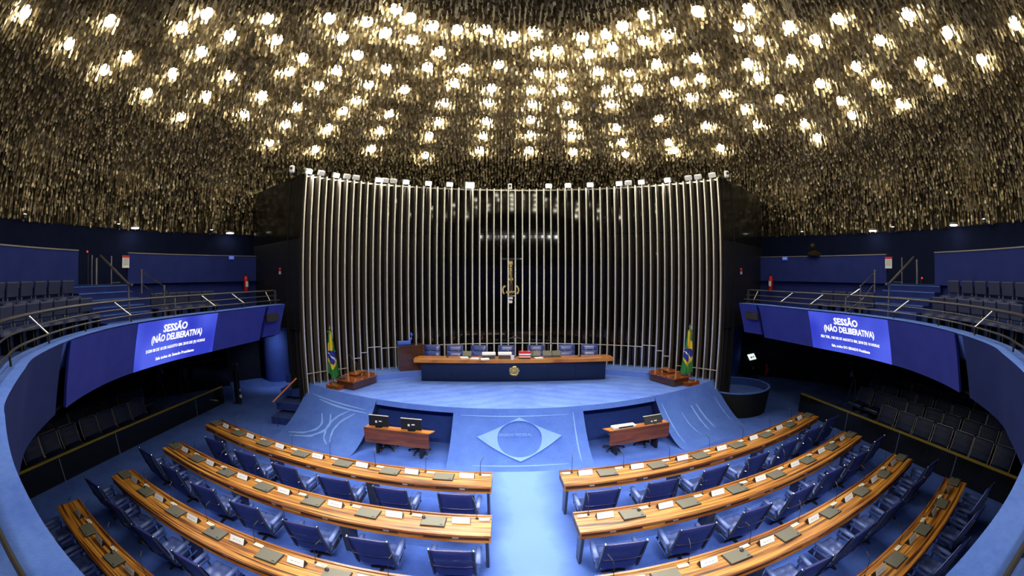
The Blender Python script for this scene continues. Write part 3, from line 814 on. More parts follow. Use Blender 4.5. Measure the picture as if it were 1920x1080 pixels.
# row of television lights hung at the rear, seen only as reflections in the black wall
bar = thing('lighting_bar', 'thin black bar carrying television lights, hung behind the viewpoint', 'bar', (0, -1.7, 8.05))
MB().tube([(-3.4, 0, 0), (3.4, 0, 0)], .03, 8).build('tube', M['black'], bar)
for x in (-3.0, 0, 3.0): MB().tube([(x, 0, 0), (x, 0, 2.2)], .012, 5).build('hanger', M['black'], bar)
for i, x in enumerate((-3.0, -2.3, -1.6, -.9, .9, 1.5, 2.2, 2.9)):
    o = thing('television_light', 'white television light, %s on the bar behind the viewpoint' % ORD[i], 'floodlight', (x, -1.62, 7.86), PI, 'television lights at the rear')
    mt = Matrix.Rotation(R(24), 3, 'X')
    MB().rbox((0, 0, 0), (.34, .16, .22), .02, m=mt).build('housing', M['grey'], o); MB().box((0, -.085, -.035), (.30, .012, .18), m=mt).build('lens', M['flood_glass'], o)
    MB().tube([(0, 0, .10), (0, .0, .20)], .02, 6).build('clamp', M['black'], o)
    spot('television_beam', (x, -1.46, 7.80), (x * 1.3, 9.0, .6), TV_SPOT, 60, .9, .12, (1, .97, .93))
# small cameras on the wall top
for (x, y, lab) in ((-.06, 16.32, 'small white dome camera standing at the middle of the ribbed wall top'), (-7.06, 12.30, 'small white camera at the left end of the ribbed wall top'), (6.98, 12.50, 'small white camera at the right end of the ribbed wall top')):
    o = thing('security_camera', lab, 'camera', (x, y, WTOP + .02), 0)
    MB().rbox((0, 0, .12), (.16, .12, .24), .03).build('body', M['white'], o)
    MB().lathe([(.045, -.02), (.045, .02)], 12).build('lens', M['black'], o).matrix_local = Matrix.Translation((0, -.065, .14)) @ Matrix.Rotation(PI / 2, 4, 'X')
# downlights and uplights along the top of the blue wall
def hw(deg, side, r=14.6, z=6.52): return (side * r * math.cos(R(deg)), 7 + r * math.sin(R(deg)), z)
for s, deg, lab in ((-1, 17.2, 'small white downlight at the top of the left blue wall, farther from the ribbed wall'), (-1, 35.6, 'small white downlight at the top of the left blue wall, nearer the ribbed wall'),
                    (1, 18.0, 'small white downlight at the top of the right blue wall, nearer the ribbed wall'), (1, 2.0, 'small white downlight at the top of the right blue wall, farther from the ribbed wall')):
    o = thing('downlight', lab, 'downlight', hw(deg, s, 14.35, 6.52), 0)
    MB().lathe([(.17, 0), (.17, .05)], 14).build('lens', M['down_glass'], o)
    MB().lathe([(.19, .02), (.19, .09)], 14).build('rim', M['grey'], o)
k = 0
for s in (-1, 1):
    for deg in (-22, -4, 14, 32):
        k += 1
        p = hw(deg, s, 14.35, 6.50)
        o = thing('uplight', 'small black uplight on the %s blue wall, %s towards the ribbed wall' % ('left' if s < 0 else 'right', ORD[(deg + 22) // 18]), 'uplight', p, 0)
        MB().rbox((0, 0, .06), (.16, .16, .14), .02).build('housing', M['black'], o)
        MB().lathe([(.055, .131), (.055, .14)], 12).build('lens', M['down_glass'], o)
        spot('uplight_beam', (p[0], p[1], p[2] + .16), hw(deg, s, 10.0, 10.5), WASH_SPOT, 95, 1.0, .06, (1, .95, .82))

# ---------------------------------------------------------------- senators' desks
DESK = {1: (29.23, 21.22), 2: (31.5, 25.2), 3: (33.6, 29.1), 4: (30.5, 27.9)}     # centre y, radius of the far edge
DW = .63; DTOP = .75
def dfar(r, x):
    c, q = DESK[r]; return c - math.sqrt(q * q - x * x)
def dpt(r, side, u, v):
    """u: metres along the desk from the aisle axis (measured on x of the far edge), v: metres back from the far edge"""
    c, q = DESK[r]; t = math.asin(u / q)
    return (side * (q + v) * math.sin(t), c - (q + v) * math.cos(t))
def dang(r, side, u):
    c, q = DESK[r]; return side * math.asin(u / q)
ROWN = {1: 'front', 2: 'second', 3: 'third', 4: 'fourth'}
SIDE = {-1: 'left', 1: 'right'}
U0, U1 = .672, 8.27
def arc_slab(r, side, v0, v1, z0, z1, u0=U0, u1=U1, n=36):
    mb = MB(); uv = []
    us = [u0 + (u1 - u0) * i / n for i in range(n + 1)]
    for a, (v, z) in enumerate(((v0, z0), (v1, z0), (v1, z1), (v0, z1))):
        for u in us:
            x, y = dpt(r, side, u, v); mb.v.append((x, y, z)); uv.append((u, v + (z * .7)))
    m = n + 1
    for i in range(n):
        for a in range(4):
            b_ = (a + 1) % 4
            f = (a * m + i, a * m + i + 1, b_ * m + i + 1, b_ * m + i)
            mb.f.append(f if side < 0 else f[::-1])
    mb.f.append((0, m, 2 * m, 3 * m)); mb.f.append((n, 3 * m + n, 2 * m + n, m + n))
    return mb, uv
def slab_obj(name, m, parent, *a, **k):
    mb, uv = arc_slab(*a, **k)
    me = bpy.data.meshes.new(name); me.from_pydata(mb.v, [], mb.f); me.materials.append(m)
    l = me.uv_layers.new(name='UVMap'); off = a[0] * 3.1 + a[1] * 7.7
    for lp in me.loops: l.data[lp.index].uv = (uv[lp.vertex_index][0] + off, uv[lp.vertex_index][1] + off)
    import bmesh
    bm = bmesh.new(); bm.from_mesh(me); bmesh.ops.recalc_face_normals(bm, faces=bm.faces); bm.to_mesh(me); bm.free()
    o = bpy.data.objects.new(name, me); COL.objects.link(o); o.parent = parent
    return o
PLX = [1.16, 2.26, 3.35, 4.45, 5.55, 6.62, 7.68]
me_console = MB().rbox((0, 0, 0), (.105, .012, .042), .004).mesh('console', M['grey'], weld=True)
me_socket = MB().rbox((0, 0, 0), (.05, .012, .032), .004).mesh('socket', M['dark_grey'], weld=True)
for r in (1, 2, 3, 4):
    for s in (-1, 1):
        o = thing('bench_desk', '%s long curved striped wooden desk on the %s of the aisle' % (('frontmost', 'second', 'third', 'rearmost visible')[r - 1], SIDE[s]), 'desk', (0, 0, 0), 0, 'curved desks of the chamber')
        slab_obj('desktop', M['bench_wood'], o, r, s, .02, DW, DTOP - .04, DTOP)
        slab_obj('rear_ledge', M['bench_edge'], o, r, s, 0, .045, DTOP - .06, DTOP + .016)
        slab_obj('front_lip', M['bench_edge'], o, r, s, DW - .001, DW + .012, DTOP - .042, DTOP - .004)
        case = slab_obj('drawer_case', M['recess'], o, r, s, .05, DW - .045, DTOP - .135, DTOP - .04)
        slab_obj('bottom_board', M['bench_edge'], o, r, s, .04, DW - .002, DTOP - .155, DTOP - .132)
        for e in (U0 + .015, U1 - .015):
            slab_obj('end_panel', M['bench_edge'], o, r, s, .03, DW - .004, DTOP - .135, DTOP - .04, u0=e - .012, u1=e + .012, n=1)
        for u in (U0 + .06, 3.05, 5.55, U1 - .45):
            c1 = dpt(r, s, u, .44); a = dang(r, s, u)
            w = .05 if u < 1 else .17
            mb = MB()
            vs = []
            for z, y0, y1 in ((0, -.11, .10), (DTOP - .15, -.17, .15)):
                vs += [(-w / 2, y0, z), (w / 2, y0, z), (w / 2, y1, z), (-w / 2, y1, z)]
            mb.add(vs, [(3, 2, 1, 0), (4, 5, 6, 7), (0, 1, 5, 4), (1, 2, 6, 5), (2, 3, 7, 6), (3, 0, 4, 7)])
            lg = mb.build('leg', M['leg_metal'], o); lg.location = (c1[0], c1[1], 0); lg.rotation_euler = (0, 0, a)
        for k in range(7):
            u = PLX[k] + .05
            for du, me in ((.0, me_console), (-.10, me_socket)):
                x, y = dpt(r, s, u + du, DW - .038); c = bpy.data.objects.new(me.name.split('.')[0], me); COL.objects.link(c); c.parent = case
                c.location = (x, y, DTOP - .086); c.rotation_euler = (0, 0, dang(r, s, u))
        # a drawer front between every second pair of seats
        for k in range(3):
            slab_obj('drawer_front', M['bench_wood'], case, r, s, DW - .05, DW - .035, DTOP - .13, DTOP - .042, u0=PLX[2 * k] + .55, u1=PLX[2 * k] + .95, n=3)

# things on the desks
def lid_thing():
    o = thing('folding_screen', '', 'screen')
    MB().rbox((0, 0, .010), (.40, .30, .020), .004).build('case', M['lid_edge'], o)
    MB().rbox((0, 0, .025), (.385, .285, .012), .004).build('lid', M['lid'], o)
    MB().rbox((.14, -.10, .033), (.05, .018, .006), .002).build('latch', M['black'], o)
    return o
def plate_thing():
    o = thing('name_plate', '', 'name plate')
    w, d, h = .30, .125, .098
    mb = MB(); mb.add([(-w / 2, -d / 2, 0), (w / 2, -d / 2, 0), (w / 2, d / 2, 0), (-w / 2, d / 2, 0), (-w / 2, .012, h), (w / 2, .012, h)],
                      [(3, 2, 1, 0), (0, 1, 5, 4), (2, 3, 4, 5), (1, 2, 5), (3, 0, 4)])
    mb.build('stand', M['black'], o)
    sl = math.atan2(h, .0745)
    mt = Matrix.Rotation(sl, 3, 'X')
    c = Vector((0, -.0253, h / 2)) + mt @ Vector((0, 0, .006))
    card = MB().box(c, (w - .012, .112, .004), m=mt).build('card', M['white'], o)
    c2 = c + mt @ Vector((0, -.006, .0028))
    mb = MB()
    for kx in range(9):
        if kx in (3, 6): continue
        mb.box(c2 + mt @ Vector((-.075 + kx * .018, 0, 0)), (.011, .013, .001), m=mt)
    fine(mb.build('lettering', M['ink'], card))
    return o
def mic_thing():
    o = thing('gooseneck_microphone', '', 'microphone')
    MB().lathe([(.026, 0), (.026, .012), (.012, .02)], 10).build('base', M['black'], o)
    MB().tube([(0, 0, .01), (0, .01, .15), (.0, .03, .26), (.0, .075, .315)], [.006, .005, .005, .005], 5).build('neck', M['black'], o)
    MB().tube([(0, .07, .31), (0, .17, .35)], [.008, .006], 6).build('head', M['dark_grey'], o)
    return o
def box_thing():
    o = thing('voting_box', '', 'voting box')
    MB().rbox((0, 0, .012), (.17, .075, .024), .005).build('case', M['ivory'], o)
    mb = MB()
    for kx in range(3): mb.box((-.04 + kx * .04, 0, .026), (.018, .018, .005))
    fine(mb.build('button_row', M['grey'], o))
    return o
def mouse_thing():
    o = thing('computer_mouse', '', 'mouse')
    MB().lathe([(.030, 0), (.034, .010), (.026, .024), (.008, .032)], 12).build('shell', M['black'], o, smooth=True)
    MB().tube([(0, .03, .012), (.02, .08, .004), (-.03, .13, .004)], .003, 4).build('cable', M['black'], o)
    return o
PR = {k: Proto(f()) for k, f in (('lid', lid_thing), ('plate', plate_thing), ('mic', mic_thing), ('box', box_thing), ('mouse', mouse_thing))}
SEEN = {(1, -1): range(7), (1, 1): range(7), (2, -1): range(7), (2, 1): range(7), (3, -1): range(1, 7), (3, 1): range(0, 7), (4, -1): range(4, 7), (4, 1): range(3, 7)}
def seat_name(k): return '%s place from the aisle' % ORD[k]
for (r, s), ks in SEEN.items():
    for k in ks:
        where = ', %s place from the aisle on the %s %s desk' % (ORD[k], ROWN[r], SIDE[s])
        jit = random.uniform(-.03, .03)
        up = PLX[k]
        def put(key, u, v, dz, rz, lab, grp):
            x, y = dpt(r, s, u, v)
            return PR[key].place((x, y, DTOP + dz), dang(r, s, u) + rz, lab, grp)
        put('plate', up + jit * .3, .235, 0, random.uniform(-.05, .05), 'white name plate' + where, 'name plates on the desks')
        if not (r == 4 and k == 6 and s < 0):
            put('lid', up + .455 + jit, .30, 0, random.uniform(-.04, .04), 'grey folded screen lid' + where, 'folded screens on the desks')
        put('mic', up - .25, .11, 0, random.uniform(-.5, .5), 'thin black gooseneck microphone' + where, 'microphones on the desks')
        put('box', up - .36 + jit * .5, .15, 0, random.uniform(-.06, .06), 'small ivory voting box' + where, 'voting boxes on the desks')
        if r > 1 and (k + r) % 2 == 0 or (r, s, k) in ((2, 1, 0), (2, -1, 2)):
            put('mouse', up + .60, .24, .033, random.uniform(0, 1), 'black mouse on the grey lid' + where, 'mice on the folded screens')

# ---------------------------------------------------------------- senators' armchairs
def tufted(w, d, z, h, nx, ny, amp, seg=5):
    """tufted cushion: nx by ny pillows"""
    mb = MB(); NX, NY = nx * seg, ny * seg; rws = []
    for j in range(NY + 1):
        row = []
        for i in range(NX + 1):
            a, c = i / NX, j / NY
            e = min(1, 6 * min(a, 1 - a, c, 1 - c) + .0)
            bump = (abs(math.sin(PI * nx * a)) * abs(math.sin(PI * ny * c))) ** .5
            row.append((w * (a - .5), d * (c - .5), z + h * (.55 + .45 * math.sqrt(e)) - amp * (1 - bump)))
        rws.append(row)
    mb.rows(rws)
    bot = [[(x, y, z - .0) for x, y, _ in rw] for rw in rws]
    mb.strip(bot[0], rws[0]); mb.strip(rws[-1], bot[-1])
    mb.strip([q[0] for q in rws], [q[0] for q in bot]); mb.strip([q[-1] for q in bot], [q[-1] for q in rws])
    mb.add([bot[0][0], bot[0][-1], bot[-1][-1], bot[-1][0]], [(3, 2, 1, 0)])
    return mb
def back_shell(w, prof, th, nx=8):
    """padded back: prof is the (y, z) line of its middle from below up; slightly rounded towards the sides"""
    mb = MB(); m = len(prof); fr, bk = [], []
    for i, (y, z) in enumerate(prof):
        a = prof[min(i + 1, m - 1)]; c = prof[max(i - 1, 0)]
        t = Vector((a[0] - c[0], a[1] - c[1])).normalized(); nn = Vector((t.y, -t.x))      # towards the sitter (+y)
        f_, b_ = [], []
        for k in range(nx + 1):
            x = w * (k / nx - .5); e = math.sqrt(max(0, 1 - (2 * abs(k / nx - .5)) ** 6))
            q = math.sqrt(max(0, 1 - max(0, (i - (m - 3)) / 2.001) ** 2)) if i > m - 3 else 1
            h = th / 2 * (.35 + .65 * e) * (.4 + .6 * q)
            f_.append((x, y + nn.x * h, z + nn.y * h)); b_.append((x, y - nn.x * h * .8, z - nn.y * h * .8))
        fr.append(f_); bk.append(b_)
    mb.rows(fr); mb.rows([x[::-1] for x in bk])
    mb.strip(fr[-1], bk[-1]); mb.strip(bk[0], fr[0])
    mb.strip([q[0] for q in bk], [q[0] for q in fr]); mb.strip([q[-1] for q in fr], [q[-1] for q in bk])
    return mb
def armchair(seat_m, back_m, arm_m, name='armchair'):
    """low slung armchair: L-shaped steel sides, tufted pads, padded arms, dark pedestal"""
    o = thing(name, '', 'chair')
    tufted(.56, .60, .285, .105, 3, 3, .034).build('seat', seat_m, o, smooth=True, ang=70).location = (0, .07, 0)
    prof = [(-.205, .285), (-.24, .38), (-.29, .51), (-.345, .65), (-.395, .77), (-.435, .87), (-.452, .915), (-.455, .935)]
    bk = back_shell(.585, prof, .085).build('backrest', back_m, o, smooth=True, ang=50)
    fp = tufted(.50, .50, 0, .02, 3, 3, .014, 4).build('front_pad', seat_m, bk, smooth=True, ang=70)
    fp.matrix_local = Matrix.Translation((0, -.268, .62)) @ Matrix.Rotation(R(-68), 4, 'X')
    for s in (-1, 1):
        mb = MB(); mb.bar([(s * .31, -.472, .955), (s * .31, -.395, .72), (s * .31, -.300, .48), (s * .31, -.235, .315), (s * .31, -.195, .262), (s * .31, -.12, .248), (s * .31, .37, .272)], .014, .024)
        fr = mb.build('side_frame', M['leg_metal'], o)
        MB().bar([(s * .326, -.17, .240), (s * .326, .02, .238), (s * .326, .38, .258)], .010, .014).build('chrome_strip', M['chrome'], fr)
        MB().rbox((s * .31, -.466, .952), (.036, .04, .03), .008).build('frame_cap', M['chrome'], fr)
        ar = MB().rbox((s * .345, .03, .505), (.085, .46, .06), .02, m=Matrix.Rotation(R(3), 3, 'X')).build('armrest', arm_m, o, smooth=True, ang=50)
        MB().rbox((s * .345, .06, .405), (.05, .44, .07), .02, m=Matrix.Rotation(R(3), 3, 'X')).build('lower_pad', arm_m, ar, smooth=True, ang=50)
        MB().bar([(s * .33, -.20, .31), (s * .345, -.16, .48)], .018, .03).build('arm_support', M['chrome'], ar)
        MB().bar([(s * .33, .21, .28), (s * .345, .19, .48)], .014, .02).build('arm_support', M['chrome'], ar)
    MB().tube([(-.312, -.36, .625), (-.28, -.405, .605), (-.15, -.418, .598), (.15, -.418, .598), (.28, -.405, .605), (.312, -.36, .625)], .009, 6).build('back_bar', M['chrome'], bk)
    MB().lathe([(.05, .04), (.05, .22), (.14, .25), (.18, .28)], 12).build('pedestal', M['black'], o)  # base coloured black to pass for the shadow under the seat
    base = MB()
    for k in range(4):
        a = k * PI / 2; base.tube([(0, 0, .05), (.20 * math.cos(a), .20 * math.sin(a), .02)], [.035, .02], 6)
    base.build('foot_base', M['black'], o)
    return o
CH = Proto(armchair(M['leather_seat'], M['leather_back'], M['leather_arm']))
CHX = [1.235, 2.40, 3.565, 4.73, 5.875, 7.03, 8.15]
CHS = {(1, -1): range(6), (1, 1): range(7), (2, -1): range(7), (2, 1): range(7), (3, -1): range(3, 7), (3, 1): range(2, 7), (4, -1): range(5, 7), (4, 1): range(4, 7)}
for (r, s), ks in CHS.items():
    for k in ks:
        u = CHX[k] + random.uniform(-.03, .03)
        x = s * u; yn = dfar(r, u * .985) + 0
        a = dang(r, s, u)
        # the far edge minus the desk depth gives the near edge; the back stands .68 m behind that
        px, py = dpt(r, s, u * .975, DW + .245 + random.uniform(-.03, .03))
        rz = a * .5 + random.uniform(-.07, .07) + s * .02
        lab = 'blue leather armchair, %s from the aisle behind the %s desk on the %s' % (ORD[k], ROWN[r], SIDE[s])
        CH.place((px, py, 0), rz, lab, 'blue armchairs at the desks')
# ---------------------------------------------------------------- lower gallery
def gallery_chair(m, name, low=True):
    o = thing(name, '', 'chair')
    mb = tufted(.68, .50, .33, .11, 1, 2, .014, 6); q = mb.build('seat', m, o, smooth=True, ang=60); q.location = (0, .04, 0)
    prof = [(-.22, .40), (-.25, .55), (-.285, .68), (-.32, .80), (-.33, .845), (-.33, .865)]
    bk = back_shell(.68, prof, .09, 6).build('backrest', m, o, smooth=True, ang=50)
    for z_, y_ in ((.60, -.215), (.74, -.255)): MB().tube([(-.30, y_, z_), (.30, y_, z_)], .012, 6).build('seam', M['leather_grey'], bk)
    MB().tube([(-.33, -.335, .868), (.33, -.335, .868)], .012, 6).build('top_bar', M['cap_metal'], bk)
    for s in (-1, 1):
        fr = MB().bar([(s * .362, -.345, .87), (s * .362, -.25, .46), (s * .362, -.16, .33), (s * .362, .27, .34)], .012, .014).build('side_frame', M['cap_metal'], o)
        MB().rbox((s * .362, -.33, .86), (.034, .05, .05), .01).build('frame_cap', M['chrome'], fr)
        MB().box((s * .22, -.02, .17), (.05, .30, .34)).build('leg', M['black'], o)
    MB().tube([(-.35, .30, .425), (.35, .30, .425)], .009, 6).build('front_bar', M['steel_post'], o)
    return o
LG = Proto(gallery_chair(M['leather_dark'], 'lower_gallery_chair'))
GRP_L = 'dark chairs of the lower galleries'
LROWS = [('front', -11.57, .20, [4.25, 5.02, 5.83, 6.71, 7.45, 8.21, 8.99]), ('rear', -12.52, .24, [5.26, 6.07, 6.85, 7.70, 8.47, 9.23, 9.85])]
for nm, x, z, ys in LROWS:
    for i, y in enumerate(ys):
        LG.place((x + .30, y + .02, z), R(-90) + random.uniform(-.03, .03), 'dark navy chair under the left gallery, %s in the %s row from the camera side' % (ORD[i], nm), GRP_L)
RROWS = [('front', 10.68, .12, [3.02, 3.86, 4.63, 5.45, 6.25, 7.03, 7.84]), ('second', 11.43, .235, [3.2, 4.02, 4.75, 5.58, 6.34, 7.18, 7.95, 8.77, 9.6]),
         ('third', 12.05, .36, [4.06, 4.81, 5.56, 6.34, 7.18, 7.97, 8.87, 9.6]), ('rear', 12.70, .485, [4.94, 5.67, 6.34, 7.22, 7.92, 8.68, 9.26, 9.95])]
for nm, x, z, ys in RROWS:
    for i, y in enumerate(ys):
        LG.place((x - .30, y, z), R(90) + random.uniform(-.03, .03), 'dark navy chair under the right gallery, %s in the %s row from the camera side' % (ORD[i], nm), GRP_L)
for s, rows_ in ((-1, LROWS), (1, RROWS)):
    mb = MB()
    for nm, x, z, ys in rows_:
        if z > 0: mb.box((x + s * 1.12, 6.9, z / 2), (3.3, 8.2, z))
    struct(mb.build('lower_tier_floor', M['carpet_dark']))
# low black barriers with a brass rail
for s, x, y0, y1, hh, seams in ((-1, -10.93, 1.2, 13.35, .60, (3.0, 4.9, 7.3, 11.5)), (1, 9.98, .9, 11.75, .62, (2.1, 4.4, 6.7, 9.1))):
    o = thing('barrier', 'low black barrier with yellow brass rail in front of the %s lower gallery chairs' % SIDE[s], 'barrier', (x, 0, 0))
    MB().box((0, (y0 + y1) / 2, hh / 2), (.05, y1 - y0, hh)).build('panel', M['black_stone'], o)
    MB().rbox((s * .02, (y0 + y1) / 2, hh + .03), (.07, y1 - y0, .06), .012).build('rail', M['brass'], o)
    for y in seams:
        MB().box((-s * .03, y, hh / 2), (.02, .035, hh)).build('post', M['steel_post'], o)
    MB().box((s * .045, (y0 + y1) / 2 - .4, .50), (.06, y1 - y0 - 1.5, .04)).build('shelf', M['black'], o)
# access gate column at the end of the left barrier
o = thing('gate_column', 'tall narrow black gate column with grey reader box beside the left barrier', 'gate column', (-10.35, 13.62, 0))
MB().rbox((0, 0, .62), (.18, .22, 1.24), .02).build('column', M['black'], o)
MB().rbox((0, .02, 1.38), (.30, .16, .30), .02).build('reader_box', M['dark_grey'], o)
MB().tube([(-.14, -.12, .02), (-.14, -.12, .85)], .018, 8).build('chrome_pole', M['chrome'], o)
MB().rbox((.06, -.16, .02), (.42, .16, .04), .012).build('foot_plate', M['trim_steel'], o)
MB().lathe([(.05, .25), (.06, .30), (.05, .36)], 10, c=(.20, -.10, 0)).build('lamp', M['white'], o)
MB().lathe([(.03, .50), (.035, .54), (.03, .58)], 10, c=(.20, -.10, 0)).build('button', M['white'], o)
# pillars
for s in (-1, 1):
    o = thing('wall_pillar', '', 'pillar', (-10.75 if s < 0 else 10.2, 17.8, 0)); del o['category']; del o['label']; o['kind'] = 'structure'
    MB().lathe([(.62, 0), (.62, 3.0)], 24).build('shaft', M['pillar'], o, smooth=True)
o = thing('downlight', 'small downlight under the left gallery shining on the blue pillar', 'downlight', (-9.7, 16.3, 2.86), 0)
MB().lathe([(.12, 0), (.12, .03)], 12).build('lens', M['down_glass'], o); MB().lathe([(.14, .01), (.14, .05)], 12).build('rim', M['grey'], o)
spot('downlight_beam', (-9.7, 16.3, 2.84), (-10.4, 17.3, 0), 130, 100, .8, .08, (.95, .97, 1))
# dark glass partition at the rear of the left side with a wooden rail
o = thing('glass_partition', 'dark glass partition with dim wooden rail behind the left lower gallery', 'partition', (-13.2, 14.2, 0), R(62))
for i in range(3):
    MB().box((-1.3 + 1.25 * i, 0, 1.4), (1.22, .03, 2.8)).build('pane', M['black_gloss'], o)
    MB().box((-.675 + 1.25 * i, -.02, 1.4), (.04, .06, 2.8)).build('mullion', M['dark_grey'], o)
MB().rbox((.6, -.08, 1.25), (1.9, .05, .08), .01).build('rail', M['bust'], o)
# camera tripods in the shade
def tripod(label, loc, rz, cover):
    o = thing('camera_tripod', label, 'tripod', loc, rz)
    for k in range(3):
        a = 2 * PI * k / 3 + .4
        MB().tube([(.05 * math.cos(a), .05 * math.sin(a), 1.30), (.16 * math.cos(a), .16 * math.sin(a), .75), (.34 * math.cos(a), .34 * math.sin(a), .01)], [.022, .018, .014], 6).build('leg', M['dark_grey'], o)
    MB().lathe([(.07, 1.27), (.08, 1.34), (.05, 1.40)], 10).build('head', M['black'], o)
    MB().rbox((0, .05, 1.53), (.20, .50, .26), .03).build('camera_body', cover, o)
    MB().lathe([(.06, 0), (.075, .16)], 12).build('lens', M['black'], o).matrix_local = Matrix.Translation((0, .30, 1.52)) @ Matrix.Rotation(-PI / 2, 4, 'X')
    MB().tube([(.08, -.15, 1.40), (.16, -.55, 1.28)], .014, 6).build('pan_bar', M['dark_grey'], o)
    return o
tripod('dark camera tripod in the shade under the left gallery, nearer the screen', (-12.6, 11.3, 0), R(-110), M['dark_grey'])
tripod('dark camera tripod with bluish cover under the left gallery, nearer the pillar', (-12.9, 13.0, 0), R(-110), M['leather_dark'])
tripod('dark camera tripod standing among the lower chairs under the right gallery', (11.45, 10.3, 0), R(110), M['black'])
o = thing('covered_box', 'low blue cloth covered box beside the right lower gallery chairs', 'box', (11.0, 9.55, 0))
MB().rbox((0, 0, .17), (1.0, 1.3, .34), .03).build('cloth_cover', M['carpet_dark'], o)
MB().rbox((0, 0, .03), (1.02, 1.32, .05), .01).build('plinth', M['black'], o)
# black cylinder with blue carpet inside, right of the stage
o = thing('round_pit', 'black open cylinder with blue carpeted inside beside the right end of the stage', 'cylinder', (7.86, 13.15, 0))
MB().lathe([(1.20, 0), (1.30, .84), (1.30, .86)], 40, cap=False).build('outer_wall', M['tub'], o, smooth=True)
MB().lathe([(1.30, .86), (1.30, .885), (1.21, .885), (1.21, .86)], 40, cap=False).build('rim', M['carpet_ledge'], o)
MB().lathe([(1.21, .86), (1.20, .60)], 40, cap=False).build('inner_wall', M['carpet_niche'], o, smooth=True)
MB().lathe([(.01, .60), (1.20, .60)], 40, cap=False).build('inner_floor', M['carpet_ramp'], o)
# information kiosk and extinguisher on the right
o = thing('kiosk', 'black information kiosk with bright white screen behind the round cylinder', 'kiosk', (11.0, 16.9, 0), R(20))
mb = MB(); mb.add([(-.33, -.22, 0), (.33, -.22, 0), (.33, .22, 0), (-.33, .22, 0), (-.25, -.08, .95), (.25, -.08, .95), (.25, .14, 1.0), (-.25, .14, 1.0)],
                  [(3, 2, 1, 0), (4, 5, 6, 7), (0, 1, 5, 4), (1, 2, 6, 5), (2, 3, 7, 6), (3, 0, 4, 7)])
mb.build('body', M['black'], o)
mt = Matrix.Rotation(R(52), 3, 'X')
MB().box((0, -.03, 1.06), (.52, .30, .03), m=mt).build('screen', M['kiosk_screen'], o)
c = Vector((0, -.03, 1.06)) + mt @ Vector((0, 0, .018))
mb = MB(); mb.box(c + mt @ Vector((-.08, -.03, 0)), (.12, .07, .004), m=mt); mb.box(c + mt @ Vector((.10, -.02, 0)), (.09, .06, .004), m=mt); fine(mb.build('screen_marks', M['dark_grey'], o))
MB().box((0, -.165, .55), (.17, .01, .15), m=Matrix.Rotation(R(8), 3, 'X')).build('badge', M['grey'], o)
MB().box((0, -.235, .18), (.46, .02, .07)).build('blue_strip', M['sky_blue'], o)
def extinguisher(label, loc, rz, sc=1.0):
    o = thing('fire_extinguisher', label, 'extinguisher', loc, rz); o.scale = (sc, sc, sc)
    MB().lathe([(.07, 0), (.08, .02), (.08, .42), (.06, .48), (.025, .52)], 16).build('cylinder', M['red'], o, smooth=True)
    MB().box((0, -.078, .24), (.09, .012, .18)).build('label_sticker', M['white'], o)
    MB().rbox((0, -.02, .555), (.035, .13, .05), .008).build('valve', M['black'], o)
    MB().tube([(.03, 0, .54), (.11, -.02, .50), (.115, -.02, .25), (.09, -.02, .12)], .012, 6).build('hose', M['black'], o)
    return o
extinguisher('red fire extinguisher standing on the floor beside the black kiosk', (12.1, 17.0, .08), 0)
# ---------------------------------------------------------------- upper gallery
def uchair():
    o = thing('upper_gallery_chair', '', 'chair')
    mb = MB().rbox((0, -.20, .66), (.50, .085, .33), .02, m=Matrix.Rotation(R(-8), 3, 'X')); mb.build('backrest', M['leather_grey'], o)
    tufted(.50, .44, .36, .085, 1, 1, .006, 6).build('seat', M['leather_grey'], o, smooth=True, ang=60).location = (0, .07, 0)
    for s in (-1, 1):
        MB().box((s * .20, -.02, .18), (.05, .26, .36)).build('leg', M['black'], o)
        MB().bar([(s * .2, -.19, .36), (s * .2, -.245, .62)], .02, .015).build('back_support', M['black'], o)
    return o
UC_ = Proto(uchair()); GU = 'slate blue chairs of the upper galleries'
def upper(s, r, phis, z, nm):
    for i, ph in enumerate(phis):
        x, y, _ = at(r, ph, s); a = R(ph)
        rz = math.atan2(s * math.cos(a), -math.sin(a))        # faces the hall's centre
        UC_.place((x, y, z), rz, 'slate blue %s upper gallery chair, %s from the stairs in the %s' % (SIDE[s], ORD[i], nm), GU)
upper(-1, 10.18, [-7.8, -10.8, -13.7, -16.7, -19.7, -22.6, -25.5, -28.4], 3.45, 'railing row, camera side')
upper(1, 10.18, [-9.8, -12.8, -15.8, -18.8, -21.8, -24.8, -27.8, -30.8], 3.45, 'railing row, camera side')
upper(-1, 11.2, [-7.2, -10.1, -13.0, -15.9, -18.8, -21.7], 3.87, 'back row')
upper(1, 11.2, [-9.0, -12.0, -14.9, -17.9, -20.8, -23.7], 3.87, 'back row')
upper(-1, 10.4, [9.2, 12.2, 15.0, 17.9, 20.8], 3.45, 'stage side row')
upper(1, 10.4, [7.4, 10.7, 13.8, 16.9], 3.45, 'stage side row')
